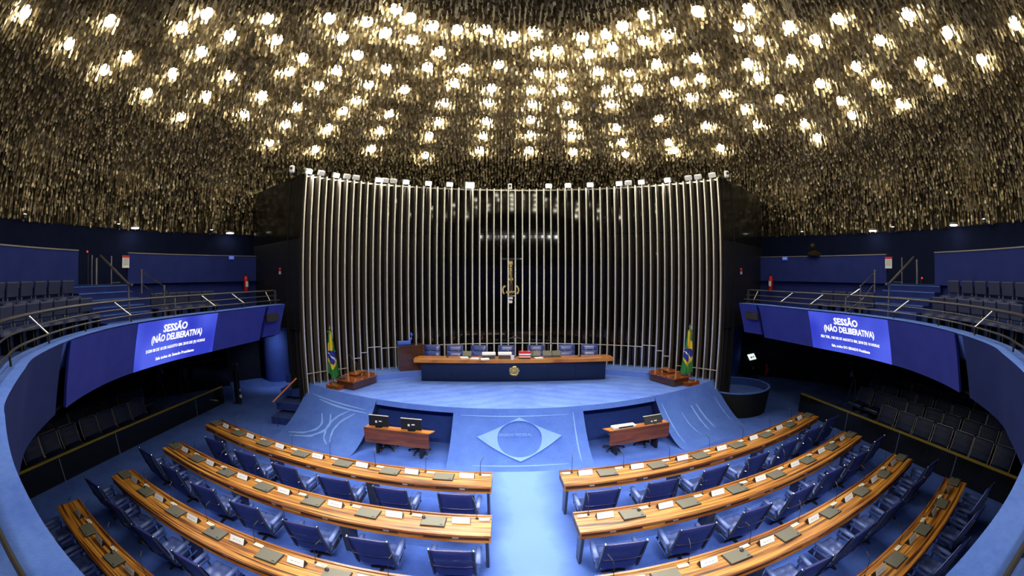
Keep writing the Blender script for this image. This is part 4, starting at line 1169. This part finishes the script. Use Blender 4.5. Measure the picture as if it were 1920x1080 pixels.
# stair handrails
for s in (-1, 1):
    sd = SIDE[s]
    o = thing('stair_handrail', 'pale steel handrail sloping down the middle of the %s gallery stairs' % sd, 'handrail')
    A_ = at(11.62, .6, s); B_ = at(10.0, .3, s)
    MB().tube([(A_[0], A_[1], 5.36), (B_[0], B_[1], 4.57), (B_[0] - s * .18, B_[1], 4.55)], .035, 8).build('rail', M['steel_post'], o)
    MB().tube([(A_[0] + s * .25, A_[1], 4.56), (A_[0] + s * .25, A_[1], 5.30)], .05, 8).build('post', M['steel_post'], o)
    MB().tube([(B_[0], B_[1], 3.63), (B_[0], B_[1], 4.56)], .032, 8).build('post', M['steel_post'], o)
    o = thing('glass_balustrade', 'thin steel posts with clear glass at the head of the %s gallery stairs' % sd, 'balustrade')
    for ph in ((-.1, 4.0) if s < 0 else (4.1,)):
        q = at(11.95, ph, s); MB().tube([(q[0], q[1], 4.55), (q[0], q[1], 5.38)], .026, 8).build('post', M['steel_post'], o)
    q = at(11.95, 4.2, s); q2 = at(11.95, 5.9, s)
    MB().tube([(q[0], q[1], 4.60), (q2[0], q2[1], 4.60)], .02, 6).build('base_bar', M['dark_grey'], o)
    o = thing('side_handrail', 'lower steel handrail with slanting bars beside the %s gallery chairs' % sd, 'handrail')
    pts = [(at(10.83, 6.75, s), 4.28, 4.97), (at(9.4, 5.9 if s < 0 else 4.6, s), 3.6, 4.52), (at(8.9, 5.9, s), 3.6, 4.19)]
    for (q, z0, z1) in pts: MB().tube([(q[0], q[1], z0), (q[0], q[1], z1)], .034, 8).build('post', M['steel_post'], o)
    (a, a0, a1), (b_, b0, b1), (c, c0, c1) = pts
    MB().tube([(a[0], a[1], a1 - .06), (b_[0], b_[1], b1 - .03)], .016, 6).build('bar', M['trim_steel'], o)
    MB().tube([(b_[0], b_[1], b1 - .1), (c[0], c[1], c1 - .03)], .016, 6).build('bar', M['trim_steel'], o)
    MB().tube([(a[0], a[1], a1 - .40), (b_[0], b_[1], b1 - .45), (c[0], c[1], c1 - .42)], .014, 6).build('bar', M['trim_steel'], o)
# parapet railing
o = thing('gallery_railing', 'dark bronze three-bar railing with slanting struts running round the gallery parapet', 'railing')
pth = full()
def rp(i, off, z): (p, n_) = pth[i]; return (p[0] + n_[0] * off, p[1] + n_[1] * off, z)
NP = len(pth)
for off, z, r_ in ((.42, 4.28, .025), (.32, 4.13, .013), (.23, 4.00, .015)):
    MB().tube([rp(i, off, z) for i in range(NP)], r_, 8).build('rail', M['rail'], o, smooth=True)
mid = NP // 2
for y, strut in ((3.1, 1), (5.85, 1), (8.9, 1), (10.1, 1), (11.3, 1), (.62, 1), (1.95, 0), (4.3, 0), (7.4, 0), (.36, 0)):
    for sg in (-1, 1):
        i = mid + sg * (par_i(y) if y > .4 else 8)
        a = rp(i, .23, LZ - .02); b1 = rp(i, .23, 4.0); c = rp(i - sg * (3 if y < 11 else 0), .42, 4.27)
        MB().tube([a, b1], .020, 6).build('post', M['rail'], o)
        if strut: MB().tube([b1, c], .015, 6).build('strut', M['steel_post'], o)
for i in (1, NP - 2):
    a = rp(i, .32, LZ - .02); MB().tube([a, (a[0], a[1], 4.30)], .05, 8).build('end_post', M['black'], o)
# hung panels and picture screens
for s in (-1, 1):
    def pp(i, k, lift):
        off = .02 + .32 * k; z = LZ - .03 - (LZ - .03 - BZ) * k
        n_ = PN[i]; q = PX[i]
        return (s * (q[0] + n_[0] * (off - lift)), q[1] + n_[1] * (off - lift), z - lift * .3)
    def panel(name, i0, i1, m, label, cat, th=.05):
        mb = MB(); ii = list(range(i0, i1 + 1))
        f0 = [pp(i, 0, 0) for i in ii]; f1 = [pp(i, 1, 0) for i in ii]; g0 = [pp(i, 0, -th) for i in ii]; g1 = [pp(i, 1, -th) for i in ii]
        mb.strip(f0, f1); mb.strip(g1, g0); mb.strip(g0, f0); mb.strip(f1, g1)
        mb.add([f0[0], f1[0], g1[0], g0[0]], [(0, 1, 2, 3)]); mb.add([f0[-1], f1[-1], g1[-1], g0[-1]], [(3, 2, 1, 0)])
        return tag(mb.build(name, m, smooth=True, ang=30), label, cat)
    sd = SIDE[s]
    panel('hung_panel', iP, iS0, M['cloth_panel'], 'plain blue cloth panel beside the %s screen, on its camera side' % sd, 'panel')
    panel('hung_panel', iS1, iE, M['cloth_panel'], 'plain blue cloth panel beside the %s screen, on its stage side' % sd, 'panel')
    sc_ = thing('picture_screen', 'bright blue picture screen reading SESSÃO on the %s gallery front' % sd, 'screen')
    mb = MB(); ii = list(range(iS0, iS1 + 1))
    f0 = [pp(i, 0, .004) for i in ii]; f1 = [pp(i, 1, .004) for i in ii]; g0 = [pp(i, 0, -.05) for i in ii]; g1 = [pp(i, 1, -.05) for i in ii]
    mb.strip(f0, f1); mb.build('display', M['screen'], sc_)
    mb = MB(); mb.strip(g1, g0); mb.strip(g0, f0); mb.strip(f1, g1); mb.add([f0[0], f1[0], g1[0], g0[0]], [(0, 1, 2, 3)]); mb.add([f0[-1], f1[-1], g1[-1], g0[-1]], [(3, 2, 1, 0)]); mb.build('cabinet', M['black'], sc_)
    def on_screen(u, v):      # u, v 0..1 from the reader's upper left
        k = u if s < 0 else 1 - u
        t = iS0 + k * (iS1 - iS0); i = min(int(t), iS1 - 1); f = t - i
        a = Vector(pp(i, v, .016)); c = Vector(pp(i + 1, v, .016)); return a + (c - a) * f
    W_ = 2.95; H_ = 1.0
    L3, L4 = (('DOM 08 DE 18 DE AGOSTO EM: 2018 DE (9) HORAS', 'Sala todos do Senado Presidente') if s < 0 else ('SEX TER, 108 DE 07 AGOSTO EM, 2018 DE 10 HORAS', 'Sala, todos DO SENADO Presidente'))
    for txt, size, v, uc, want, hh in (('SESSÃO', .2, .20, .47, .88, .165), ('(NÃO DELIBERATIVA)', .2, .405, .50, 1.84, .150), (L3, .2, .635, .50, 2.16, .066), (L4, .2, .84, .50, 1.40, .066)):
        t = fine(text_mesh(txt, size, 'lettering', M['screen_text'], sc_, bold=.006))
        x0 = min(q.co.x for q in t.data.vertices); x1 = max(q.co.x for q in t.data.vertices)
        for q in t.data.vertices:
            q.co = on_screen(uc + ((q.co.x - x0) / (x1 - x0) - .5) * want / W_, v - q.co.y / .146 * hh / H_)
    # ventilation grille on the end piece
    g = thing('wall_vent', 'small black ventilation grille on the %s end of the gallery front by the ribbed wall' % sd, 'vent')
    i = par_i(11.2); q = PX[i]; n_ = PN[i]; ang = math.atan2(s * n_[0], -n_[1]) 
    cx, cy_ = s * (q[0] + n_[0] * .07), q[1] + n_[1] * .07
    rz = math.atan2(n_[1], s * n_[0]) 
    MB().box((cx, cy_, 3.52), (.06, .62, .22), rz=rz).build('frame', M['black'], g)
    for k in range(5): MB().box((cx - s * .035, cy_, 3.44 + .04 * k), (.012, .56, .014), rz=rz).build('slat', M['dark_grey'], g)
    # signs, extinguishers, alarm buttons of the upper gallery
    def wall_at(ph, r=11.86): return at(r, ph, s)
    x, y, _ = wall_at(6.7); a = R(6.7); rz = math.atan2(s * math.cos(a), -math.sin(a)) + PI
    g = thing('notice_board', 'white notice with red heading at the end of the %s low gallery wall' % sd, 'notice', (x - s * .02, y, 5.04), rz)
    MB().box((0, 0, .18), (.30, .02, .37)).build('sheet', M['white'], g); MB().box((0, -.012, .33), (.30, .006, .07)).build('heading', M['red_ink'], g)
    mb = MB(); [mb.box((0, -.012, .26 - .035 * k), (.22, .005, .012)) for k in range(6)]; fine(mb.build('lettering', M['ink'], g))
    x, y, _ = wall_at(29.5); a = R(29.5); rz = math.atan2(s * math.cos(a), -math.sin(a)) + PI
    g = thing('exit_sign', 'small blue exit sign high on the %s low gallery wall' % sd, 'sign', (x - s * .02, y - .02, 5.36), rz)
    MB().box((0, 0, .06), (.22, .03, .13)).build('plate', M['exit_blue'], g)
    t = fine(text_mesh('SAÍDA', .07, 'lettering', M['white'], g)); t.matrix_local = Matrix.Translation((0, -.018, .06)) @ Matrix.Rotation(PI / 2, 4, 'X')
    x, y, _ = wall_at(32.4, 11.72); a = R(32.4); rz = math.atan2(s * math.cos(a), -math.sin(a)) + PI
    extinguisher('red fire extinguisher hanging on the %s low gallery wall above the railing' % sd, (x, y, 4.18), rz, 1.12)
    g = thing('alarm_button', 'tiny red alarm box on the dark wall beside the %s end of the ribs' % sd, 'alarm', (s * 7.75, 13.02, 4.85), R(-s * 33))
    MB().rbox((0, -.04, .10), (.08, .06, .09), .01).build('box', M['alarm_red'], g); MB().box((0, -.04, -.02), (.08, .05, .10)).build('plate', M['grey'], g)
    for k, (ph, z) in enumerate(((.9, 5.52),) if s < 0 else ((-1.6, 5.50), (1.6, 4.75))):
        x, y, _ = at(12.6, ph, s)
        g = thing('indicator_light', 'tiny red indicator light %s the stairs of the %s upper gallery' % (('above', 'low beside')[k], sd), 'light', (x, y, z))
        MB().lathe([(.01, -.03), (.035, 0), (.01, .03)], 10).build('lens', M['red_led'], g); MB().rbox((0, .04, -.02), (.06, .06, .06), .01).build('case', M['black'], g)
        MB().tube([(0, .05, -.03), (0, .05, 4.55 - z)], .012, 6).build('stem', M['dark_grey'], g)
# dark bust-like figure on the right low wall
x, y, _ = at(11.95, 23.2, 1)
o = thing('bust', 'dark brown bust on top of the right low gallery wall', 'bust', (x, y, 5.50))
MB().lathe([(.30, 0), (.31, .06), (.24, .13), (.12, .18), (.09, .22)], 16).build('shoulders', M['bust'], o, smooth=True)
MB().lathe([(.03, .20), (.09, .25), (.12, .34), (.10, .43), (.03, .47)], 14, c=(-.09, 0, 0)).build('head', M['bust'], o, smooth=True)
# ---------------------------------------------------------------- dais
T0 = STZ
o = thing('presiding_table', 'long presiding table with polished wooden top and glossy navy front on the dais', 'table', (0, 14.0, T0))
MB().prism([(-3.25, -.36), (3.25, -.36), (3.28, .05), (3.16, .34), (-3.16, .34), (-3.28, .05)], .665, .768).build('tabletop', M['table_wood'], o)
for i in range(6):
    MB().box((-2.525 + 1.01 * i, -.14, .335), (1.004, .03, .65)).build('front_panel', M['navy_gloss'], o)
for s in (-1, 1): MB().box((s * 3.03, .06, .335), (.03, .40, .65)).build('side_panel', M['navy_gloss'], o)
em = MB(); n = 40; top = []; 
prof = lambda a: .165 * (1 + .10 * math.cos(10 * a) * .5 + .07 * math.sin(5 * a + .6))
ring = [(prof(2 * PI * i / n) * math.cos(2 * PI * i / n), prof(2 * PI * i / n) * math.sin(2 * PI * i / n)) for i in range(n)]
em.rows([[(x * k, -y_, z * k) for x, z in ring + ring[:1]] for k, y_ in ((1, 0), (1, .02), (.8, .035), (.62, .03), (.5, .045), (.25, .05), (.02, .055))])
e = em.build('coat_of_arms', M['gold'], o); e.location = (0, -.156, .36)
e2 = MB()
for k in range(5):
    a = PI / 2 + 2 * PI * k / 5; a2 = a + PI / 5
    e2.add([(0, -.075, 0), (.095 * math.cos(a), -.055, .095 * math.sin(a)), (.04 * math.cos(a2), -.055, .04 * math.sin(a2)), (.04 * math.cos(a - PI / 5), -.055, .04 * math.sin(a - PI / 5))], [(0, 3, 1), (0, 1, 2)])
q = e2.build('star', M['gold'], o); q.location = (0, -.156, .36)
# chairs behind the table
def dais_chair():
    o = thing('dais_chair', '', 'chair')
    tufted(.54, .50, .38, .09, 2, 2, .02, 5).build('seat', M['leather_dais'], o, smooth=True, ang=60)
    back_shell(.54, [(-.22, .42), (-.25, .56), (-.27, .68)], .09, 8).build('lower_pad', M['leather_dais'], o, smooth=True, ang=50)
    back_shell(.54, [(-.272, .69), (-.285, .75), (-.30, .82), (-.303, .845)], .10, 8).build('middle_pad', M['leather_dais'], o, smooth=True, ang=50)
    back_shell(.54, [(-.305, .86), (-.315, .92), (-.325, 1.0), (-.328, 1.05)], .10, 8).build('backrest', M['leather_dais'], o, smooth=True, ang=50)
    for s in (-1, 1):
        MB().rbox((s * .31, -.02, .62), (.06, .34, .04), .015).build('armrest', M['leather_dais'], o)
        MB().bar([(s * .29, -.20, .42), (s * .31, -.14, .60)], .012, .02).build('arm_support', M['chrome'], o)
        MB().bar([(s * .28, -.35, 1.04), (s * .28, -.28, .55), (s * .28, -.20, .38), (s * .28, .24, .38)], .010, .014).build('side_frame', M['chrome'], o)
    MB().lathe([(.03, .06), (.03, .34), (.12, .38)], 10).build('pedestal', M['black'], o)
    bs = MB()
    for k in range(5):
        a = 2 * PI * k / 5; bs.tube([(0, 0, .07), (.28 * math.cos(a), .28 * math.sin(a), .02)], [.028, .018], 6)
    bs.build('foot_base', M['black'], o)
    return o
DC = Proto(dais_chair())
for i, (x, dz) in enumerate(((-2.84, 0), (-2.02, .0), (-1.22, .02), (-.24, -.10), (.78, .02), (1.88, 0), (2.68, -.02))):
    DC.place((x, 14.62, T0 + .0), PI + random.uniform(-.12, .12), 'blue leather high-backed chair behind the presiding table, %s from its left end' % ORD[i], 'chairs behind the presiding table')
# things on the presiding table
TT = T0 + .768
def put(name, label, cat, x, y, rz=0): return thing(name, label, cat, (x, y, TT), rz)
for x, lab in ((-.82, 'white topped document tray, left one of two on the presiding table'), (-.30, 'white topped document tray, right one of two on the presiding table')):
    o = put('document_tray', lab, 'tray', x, 13.98)
    MB().rbox((0, 0, .06), (.40, .26, .12), .01).build('case', M['dark_grey'], o); MB().rbox((0, 0, .155), (.44, .28, .07), .01).build('cover', M['white'], o)
for k, (m, lab) in enumerate((('bust', 'dark book at the bottom of the pile on the presiding table'), ('white', 'white book low in the pile on the presiding table'), ('red', 'red book, lower one in the pile on the presiding table'), ('white', 'white book near the top of the pile on the presiding table'), ('red', 'red book on top of the pile on the presiding table'))):
    o = thing('book', lab, 'book', (.34, 13.92, TT + [0, .055, .085, .13, .18][k]), random.uniform(-.06, .06), 'books piled on the presiding table')
    h = [.055, .03, .045, .05, .05][k]
    MB().box((0, 0, h / 2), (.36, .25, h * .7)).build('pages', M['white'], o)
    mb = MB(); mb.box((0, 0, .004), (.37, .26, .008)); mb.box((0, 0, h - .004), (.37, .26, .008)); mb.box((0, -.13, h / 2), (.37, .008, h)); mb.build('cover', M[m], o)
o = put('paper_cup', 'small white cup standing before the middle of the presiding table', 'cup', -.06, 13.72); MB().lathe([(.05, 0), (.065, .13), (.06, .13), (.045, .01)], 14).build('body', M['white'], o, smooth=True); MB().lathe([(.066, .125), (.070, .13), (.066, .135)], 14, cap=False).build('rim', M['ivory'], o)
for x, y, lab in ((-1.62, 13.95, 'pale folder lying on the left half of the presiding table'), (-1.27, 13.80, 'white paper sheets lying left of the trays on the presiding table'), (-.95, 13.72, 'ivory papers lying in front of the left tray on the presiding table'), (.80, 13.85, 'white papers lying right of the piled books on the presiding table')):
    o = put('paper_stack', lab, 'papers', x, y, random.uniform(-.3, .3))
    for k in range(3): MB().box((random.uniform(-.02, .02), random.uniform(-.02, .02), .006 + .012 * k), (.26, .20, .010)).build('sheet', M['ivory'] if k % 2 else M['white'], o)
for x, lab in ((-1.55, 'flat grey screen on the left half of the presiding table'), (.72, 'grey screen right of the piled books on the presiding table'), (1.10, 'dark screen on the right half of the presiding table'), (1.42, 'dark laptop on the right half of the presiding table')):
    o = put('low_monitor', lab, 'monitor', x, 14.08, random.uniform(-.2, .2))
    MB().rbox((0, 0, .012), (.24, .18, .024), .006).build('foot', M['dark_grey'], o); MB().rbox((0, .06, .12), (.30, .03, .18), .008, m=Matrix.Rotation(R(-25), 3, 'X')).build('display', M['lid'], o)
for i, x in enumerate((-2.2, -1.0, .02, .62, 1.25, 2.2)):
    o = put('table_microphone', 'thin dark microphone on the presiding table, %s from its left end' % ORD[i], 'microphone', x, 14.12, random.uniform(-.3, .3))
    MB().lathe([(.05, 0), (.05, .02), (.02, .03)], 10).build('base', M['black'], o); MB().tube([(0, 0, .02), (0, -.02, .30), (.0, -.10, .42)], .008, 6).build('neck', M['dark_grey'], o); MB().tube([(0, -.10, .42), (0, -.18, .44)], .013, 6).build('head', M['black'], o)
o = put('lamp_stand', 'slim black stand with crossed arms behind the middle of the presiding table', 'stand', .02, 14.30)
MB().tube([(0, 0, 0), (0, 0, .72)], .014, 6).build('pole', M['dark_grey'], o); MB().tube([(-.22, 0, .58), (.10, 0, .70)], .012, 6).build('arm', M['dark_grey'], o); MB().tube([(-.05, 0, .66), (.26, -.02, .60)], .012, 6).build('arm', M['dark_grey'], o); MB().lathe([(.09, 0), (.09, .02)], 10).build('base', M['black'], o)
for x in (.98, 1.2):
    o = put('mesh_screen', 'narrow upright dark frame %s on the right half of the presiding table' % ('nearer the books' if x < 1 else 'farther from the books'), 'frame', x, 14.2)
    MB().box((-.06, 0, .22), (.02, .03, .44)).build('upright', M['dark_grey'], o); MB().box((.06, 0, .22), (.02, .03, .44)).build('upright', M['dark_grey'], o); MB().box((0, 0, .43), (.14, .03, .02)).build('top_bar', M['dark_grey'], o)
# wooden cabinet lectern left of the table
o = thing('lectern', 'tall dark brown wooden lectern box left of the presiding table', 'lectern', (-3.56, 14.72, 1.43), R(22))
MB().box((0, 0, .43), (.88, .38, .86)).build('body', M['dark_wood'], o); MB().box((0, -.02, .878), (.94, .44, .035)).build('top', M['dark_wood'], o)
for sx in (-1, 1): MB().box((sx * .41, -.194, .43), (.04, .012, .82)).build('stile', M['dark_wood'], o)
o = thing('blue_tray', 'bright blue tray and arm on the dark lectern, standing for a blue chair behind', 'reading stand', (-3.78, 14.66, 1.43 + .90), R(22))  # made-up tray and arm in place of a blue chair behind
MB().rbox((0, 0, .06), (.46, .24, .12), .02).build('tray', M['sky_blue'], o); MB().tube([(.20, 0, .10), (.27, 0, .20), (.29, 0, .32), (.26, 0, .40)], [.035, .04, .045, .03], 8).build('arm', M['sky_blue'], o)
# two low lacquered rostrums
def rostrum(s):
    o = thing('rostrum', 'low lacquered brown wooden rostrum with rounded end on the %s of the dais' % SIDE[s], 'rostrum', (s * 4.97, 13.12, T0), s * R(22))
    # local: x outwards from the hall's axis, y away from the audience
    def body(x0, x1, y0, y1, z0, z1, rr):
        pts = []
        for cx, cy_, a0 in ((x1 - .04, y0 + .04, -90), (x1 - .04, y1 - rr, 0), (x0 + rr, y1 - rr, 90), (x0 + .04, y0 + .04, 180)):
            r2 = rr if a0 in (0, 90) else .04
            for k in range(7):
                g = R(a0 + 15 * k); pts.append((cx + r2 * math.cos(g), cy_ + r2 * math.sin(g)))
        if s < 0: pts = [(-x, y) for x, y in pts][::-1]
        m_ = MB(); m_.prism(pts, z0, z1); return m_
    return o, body
for s in (-1, 1):
    o, body = rostrum(s)
    body(-.36, .36, -.74, .62, .02, .235, .30).build('base', M['dark_wood'], o)
    top = body(-.39, .39, -.78, .66, .235, .275, .33).build('top_board', M['lacquer_wood'], o)
    MB().rbox((0, -.05, .281), (.62, .05, .014), .005, rz=s * .2).build('groove_strip', M['bench_edge'], top)
    mt = Matrix.Rotation(R(6), 3, 'X')
    MB().rbox((s * .16, .10, .345), (.30, .52, .06), .025, m=mt).build('book_rest', M['lacquer_wood'], o)
    MB().rbox((s * .26, -.60, .300), (.20, .22, .05), .02).build('cushion', M['leg_metal'], o)
    body(.02, .60, -1.02, -.70, .0, .11, .10).build('step_board', M['lacquer_wood'], o)
    m_ = thing('rostrum_microphone', 'thin dark microphone rising from the %s low rostrum' % SIDE[s], 'microphone', (s * 5.10, 13.35, T0 + .275))
    MB().lathe([(.03, 0), (.03, .02)], 8).build('base', M['black'], m_); MB().tube([(0, 0, .01), (s * .03, .02, .35), (s * .08 if s > 0 else -.25, 0, .62)], .007, 5).build('neck', M['steel_post'], m_); MB().tube([(s * .08 if s > 0 else -.25, 0, .62), (s * .10 if s > 0 else -.33, -.03, .66)], .012, 6).build('head', M['black'], m_)
# national flags on their poles
def flag(s):
    o = thing('flag', 'green and yellow flag with blue globe on the pole at the dais %s' % SIDE[s], 'flag', (-5.88 if s < 0 else 5.70, 12.98, T0 - .22))
    MB().tube([(0, 0, .22), (0, 0, 1.98)], .018, 8).build('pole', M['gold'], o)
    MB().lathe([(.012, 1.97), (.045, 2.02), (.03, 2.06), (.008, 2.13)], 10).build('finial', M['trim_steel'], o)
    MB().lathe([(.17, .22), (.16, .25), (.05, .28)], 16).build('base', M['dark_wood'], o)
    mb = MB()
    for k in range(10):
        a = 2 * PI * k / 10; rr_ = .085 if k % 2 == 0 else .05
        mb.tube([(0, 0, 1.90), (rr_ * math.cos(a), rr_ * math.sin(a) - .02, 1.93 - .03 * (k % 3))], [.012, .022], 5)
    mb.build('rosette', M['flag_green'], o)
    # hanging cloth: four soft folds, narrow above and wider below, point at the foot
    NU, NV = 34, 44
    def P(u, v):
        w = .055 + .155 * (v ** .75) + .05 * max(0, v - .75)
        fold = .05 * math.sin(u * 3.2 * PI + .6) * (.35 + .65 * v)
        x = (u - .5) * 2 * w + s * -.02 + (.06 * v * (-s))
        low = .20 * (1 - abs(u - .55) * 1.9)
        z = 1.93 - v * (1.36 + low * .8)
        return (x, -.045 + fold, z)
    col = {'flag_green': MB(), 'flag_yellow': MB(), 'flag_blue': MB(), 'white': MB()}
    for j in range(NV):
        for i in range(NU):
            u, v = (i + .5) / NU, (j + .5) / NV
            x_ = P(u, v)[0] - P(.5, v)[0]; z_ = 1.93 - 1.45 * v
            dz = z_ - 1.13
            m_ = 'flag_green'
            wb = .62 * (1 if s < 0 else 1)
            ed = (.50 if dz > 0 else .40)
            if abs(dz) + abs(x_ + s * -.02) * 1.1 < ed and not (dz > .18 and (x_ * -s) > .02 + dz * .05 and dz < .48): m_ = 'flag_yellow'
            if dz > .30 and abs(x_) < .05: m_ = 'flag_yellow'
            d = math.hypot(x_ * 1.05, (z_ - 1.12) * .88)
            if d < .185:
                m_ = 'flag_blue'
                if abs(d) < .185 and abs(math.hypot(x_ + .16, z_ - .92) - .27) < .018: m_ = 'white'
            q = [P(i / NU, j / NV), P((i + 1) / NU, j / NV), P((i + 1) / NU, (j + 1) / NV), P(i / NU, (j + 1) / NV)]
            col[m_].add(q, [(3, 2, 1, 0)])
    for k, nm in (('flag_green', 'green_field'), ('flag_yellow', 'yellow_lozenge'), ('flag_blue', 'blue_globe'), ('white', 'white_band')):
        if col[k].v: col[k].build(nm, M[k], o, smooth=True, ang=80)
for s in (-1, 1): flag(s)
# gilt ornament with dark upright figure on the wall over the table
x, y = wpt(-.3, WR - .33)
o = thing('wall_crucifix', 'dark upright crucifix with gilt fittings between the two middle ribs', 'crucifix', (x, y, 3.70))
MB().box((0, .10, .86), (.17, .05, 1.55)).build('upright', M['bust'], o)
MB().box((0, .09, 1.62), (.74, .05, .07)).build('crossbeam', M['black'], o)
for s in (-1, 1): MB().rbox((s * .38, .08, 1.62), (.05, .05, .05), .01).build('beam_end', M['trim_steel'], o)
MB().rbox((0, .06, 1.46), (.17, .03, .13), .02).build('title_plate', M['gold'], o)
fig = MB().tube([(0, .05, 1.30), (0, .04, 1.18), (0, .05, 1.02), (.02, .05, .80), (0, .05, .62)], [.035, .05, .045, .035, .025], 8); fig.lathe([(.01, 1.28), (.045, 1.33), (.01, 1.40)], 8, c=(0, .03, 0)); fig.build('figure', M['gold'], o, smooth=True)
MB().rbox((0, .06, .86), (.20, .04, .10), .02).build('middle_clasp', M['gold'], o)
mb = MB()
for s in (-1, 1):
    for k in range(7):
        a = R(-60 + 25 * k); c = (s * (.21 + .08 * math.cos(a)), .05, .46 + .14 * math.sin(a)); mb.rbox(c, (.07, .04, .07), .02)
for k in range(6): mb.rbox((-.15 + .06 * k, .04, .38 + .02 * (k % 2)), (.06, .05, .09), .02)
mb.build('laurel', M['gold'], o)
MB().rbox((0, .04, .24), (.30, .05, .035), .01).build('shelf', M['trim_steel'], o); MB().rbox((0, .04, .16), (.16, .04, .07), .015).build('small_plate', M['white'], o); MB().rbox((0, .05, .03), (.13, .03, .10), .01).build('lower_plate', M['white'], o)
# ---------------------------------------------------------------- work desks in the two niches
def press_desk(s):
    a = -.155 if s < 0 else .175
    o = thing('work_desk', 'reddish wooden work desk with panelled front before the %s ramp niche' % SIDE[s], 'desk', (s * 3.17, 10.30, 0), a)
    MB().box((0, 0, .565), (1.80, .03, .41)).build('front_panel', M['red_wood'], o)
    mb = MB(); ex = .10; mb.add([(-.89 - ex * (s > 0), .28, .74), (.89 + ex * (s < 0), .28, .74), (.89, .02, .74), (-.89, .02, .74), (-.89 - ex * (s > 0), .28, .765), (.89 + ex * (s < 0), .28, .765), (.89, .02, .765), (-.89, .02, .765)], [(0, 1, 2, 3), (7, 6, 5, 4), (4, 5, 1, 0), (5, 6, 2, 1), (6, 7, 3, 2), (7, 4, 0, 3)])
    mb.build('desktop', M['table_wood'], o)
    for x in (-.62, .62):
        MB().box((x, .26, .37), (.06, .30, .74)).build('leg', M['black'], o)
    return o, a
for s in (-1, 1):
    o, a = press_desk(s)
    def loc(u, v, z): return (s * 3.17 + u * math.cos(a) - v * math.sin(a), 10.30 + u * math.sin(a) + v * math.cos(a), z)
    mons = ((-.52, .0, .20, 'left'), (.40, 0, .20, 'right')) if s < 0 else ((.45, -.10, .12, 'right'),)
    for u, dz, h, nm in mons:
        m_ = thing('computer_monitor', ('black computer monitor seen from behind, %s one on the left work desk' % nm) if s < 0 else 'black computer monitor tilted back on the right work desk', 'monitor', loc(u, .15, .765), a + random.uniform(-.06, .06))
        MB().rbox((0, 0, .17 + dz), (.56, .035, .30), .01, m=Matrix.Rotation(R(-6 if s < 0 else -35), 3, 'X')).build('casing', M['black'], m_)
        MB().rbox((0, -.005 + (.016 if s < 0 else .08), .318 + dz - (0 if s < 0 else .02)), (.57, .05, .016), .006).build('top_edge', M['grey'], m_)
        MB().box((0, .03, .05), (.08, .04, .14)).build('stem', M['dark_grey'], m_); MB().lathe([(.11, 0), (.10, .015)], 16).build('foot', M['black'], m_)
        mb = MB(); mb.box((-.06, -.026, .15 + dz), (.05, .02, .05)); mb.box((.06, -.026, .17 + dz), (.08, .02, .025)); fine(mb.build('socket_row', M['white'], m_))
    if s > 0:
        m_ = thing('document_scanner', 'pale flat scanner with black slot on the right work desk', 'scanner', loc(-.45, .15, .765), a)
        MB().rbox((0, 0, .035), (.66, .22, .07), .012).build('case', M['ivory'], m_); MB().box((.02, -.10, .05), (.42, .04, .035)).build('slot', M['black'], m_)
        MB().box((-.27, -.02, .074), (.10, .14, .008)).build('paper', M['white'], m_)
    for k, u in enumerate((-.5, .45)):
        c = thing('office_stool', 'dark swivel stool, %s one behind the %s work desk' % (('left', 'right')[k], SIDE[s]), 'stool', loc(u, .55, 0), random.uniform(0, 1))
        MB().lathe([(.05, .40), (.22, .42), (.22, .47), (.16, .49)], 16).build('seat', M['leather_dark'], c); MB().tube([(0, 0, .06), (0, 0, .41)], .03, 8).build('column', M['black'], c)
        mb = MB()
        for q in range(5):
            g = 2 * PI * q / 5; mb.tube([(0, 0, .09), (.30 * math.cos(g), .30 * math.sin(g), .05)], [.03, .02], 6); mb.lathe([(.02, 0), (.035, .03), (.02, .06)], 8, c=(.30 * math.cos(g), .30 * math.sin(g), 0))
        mb.build('foot_base', M['black'], c)
    # loose microphone cable ends of the ramp foot
print('objects', len(SC.objects))
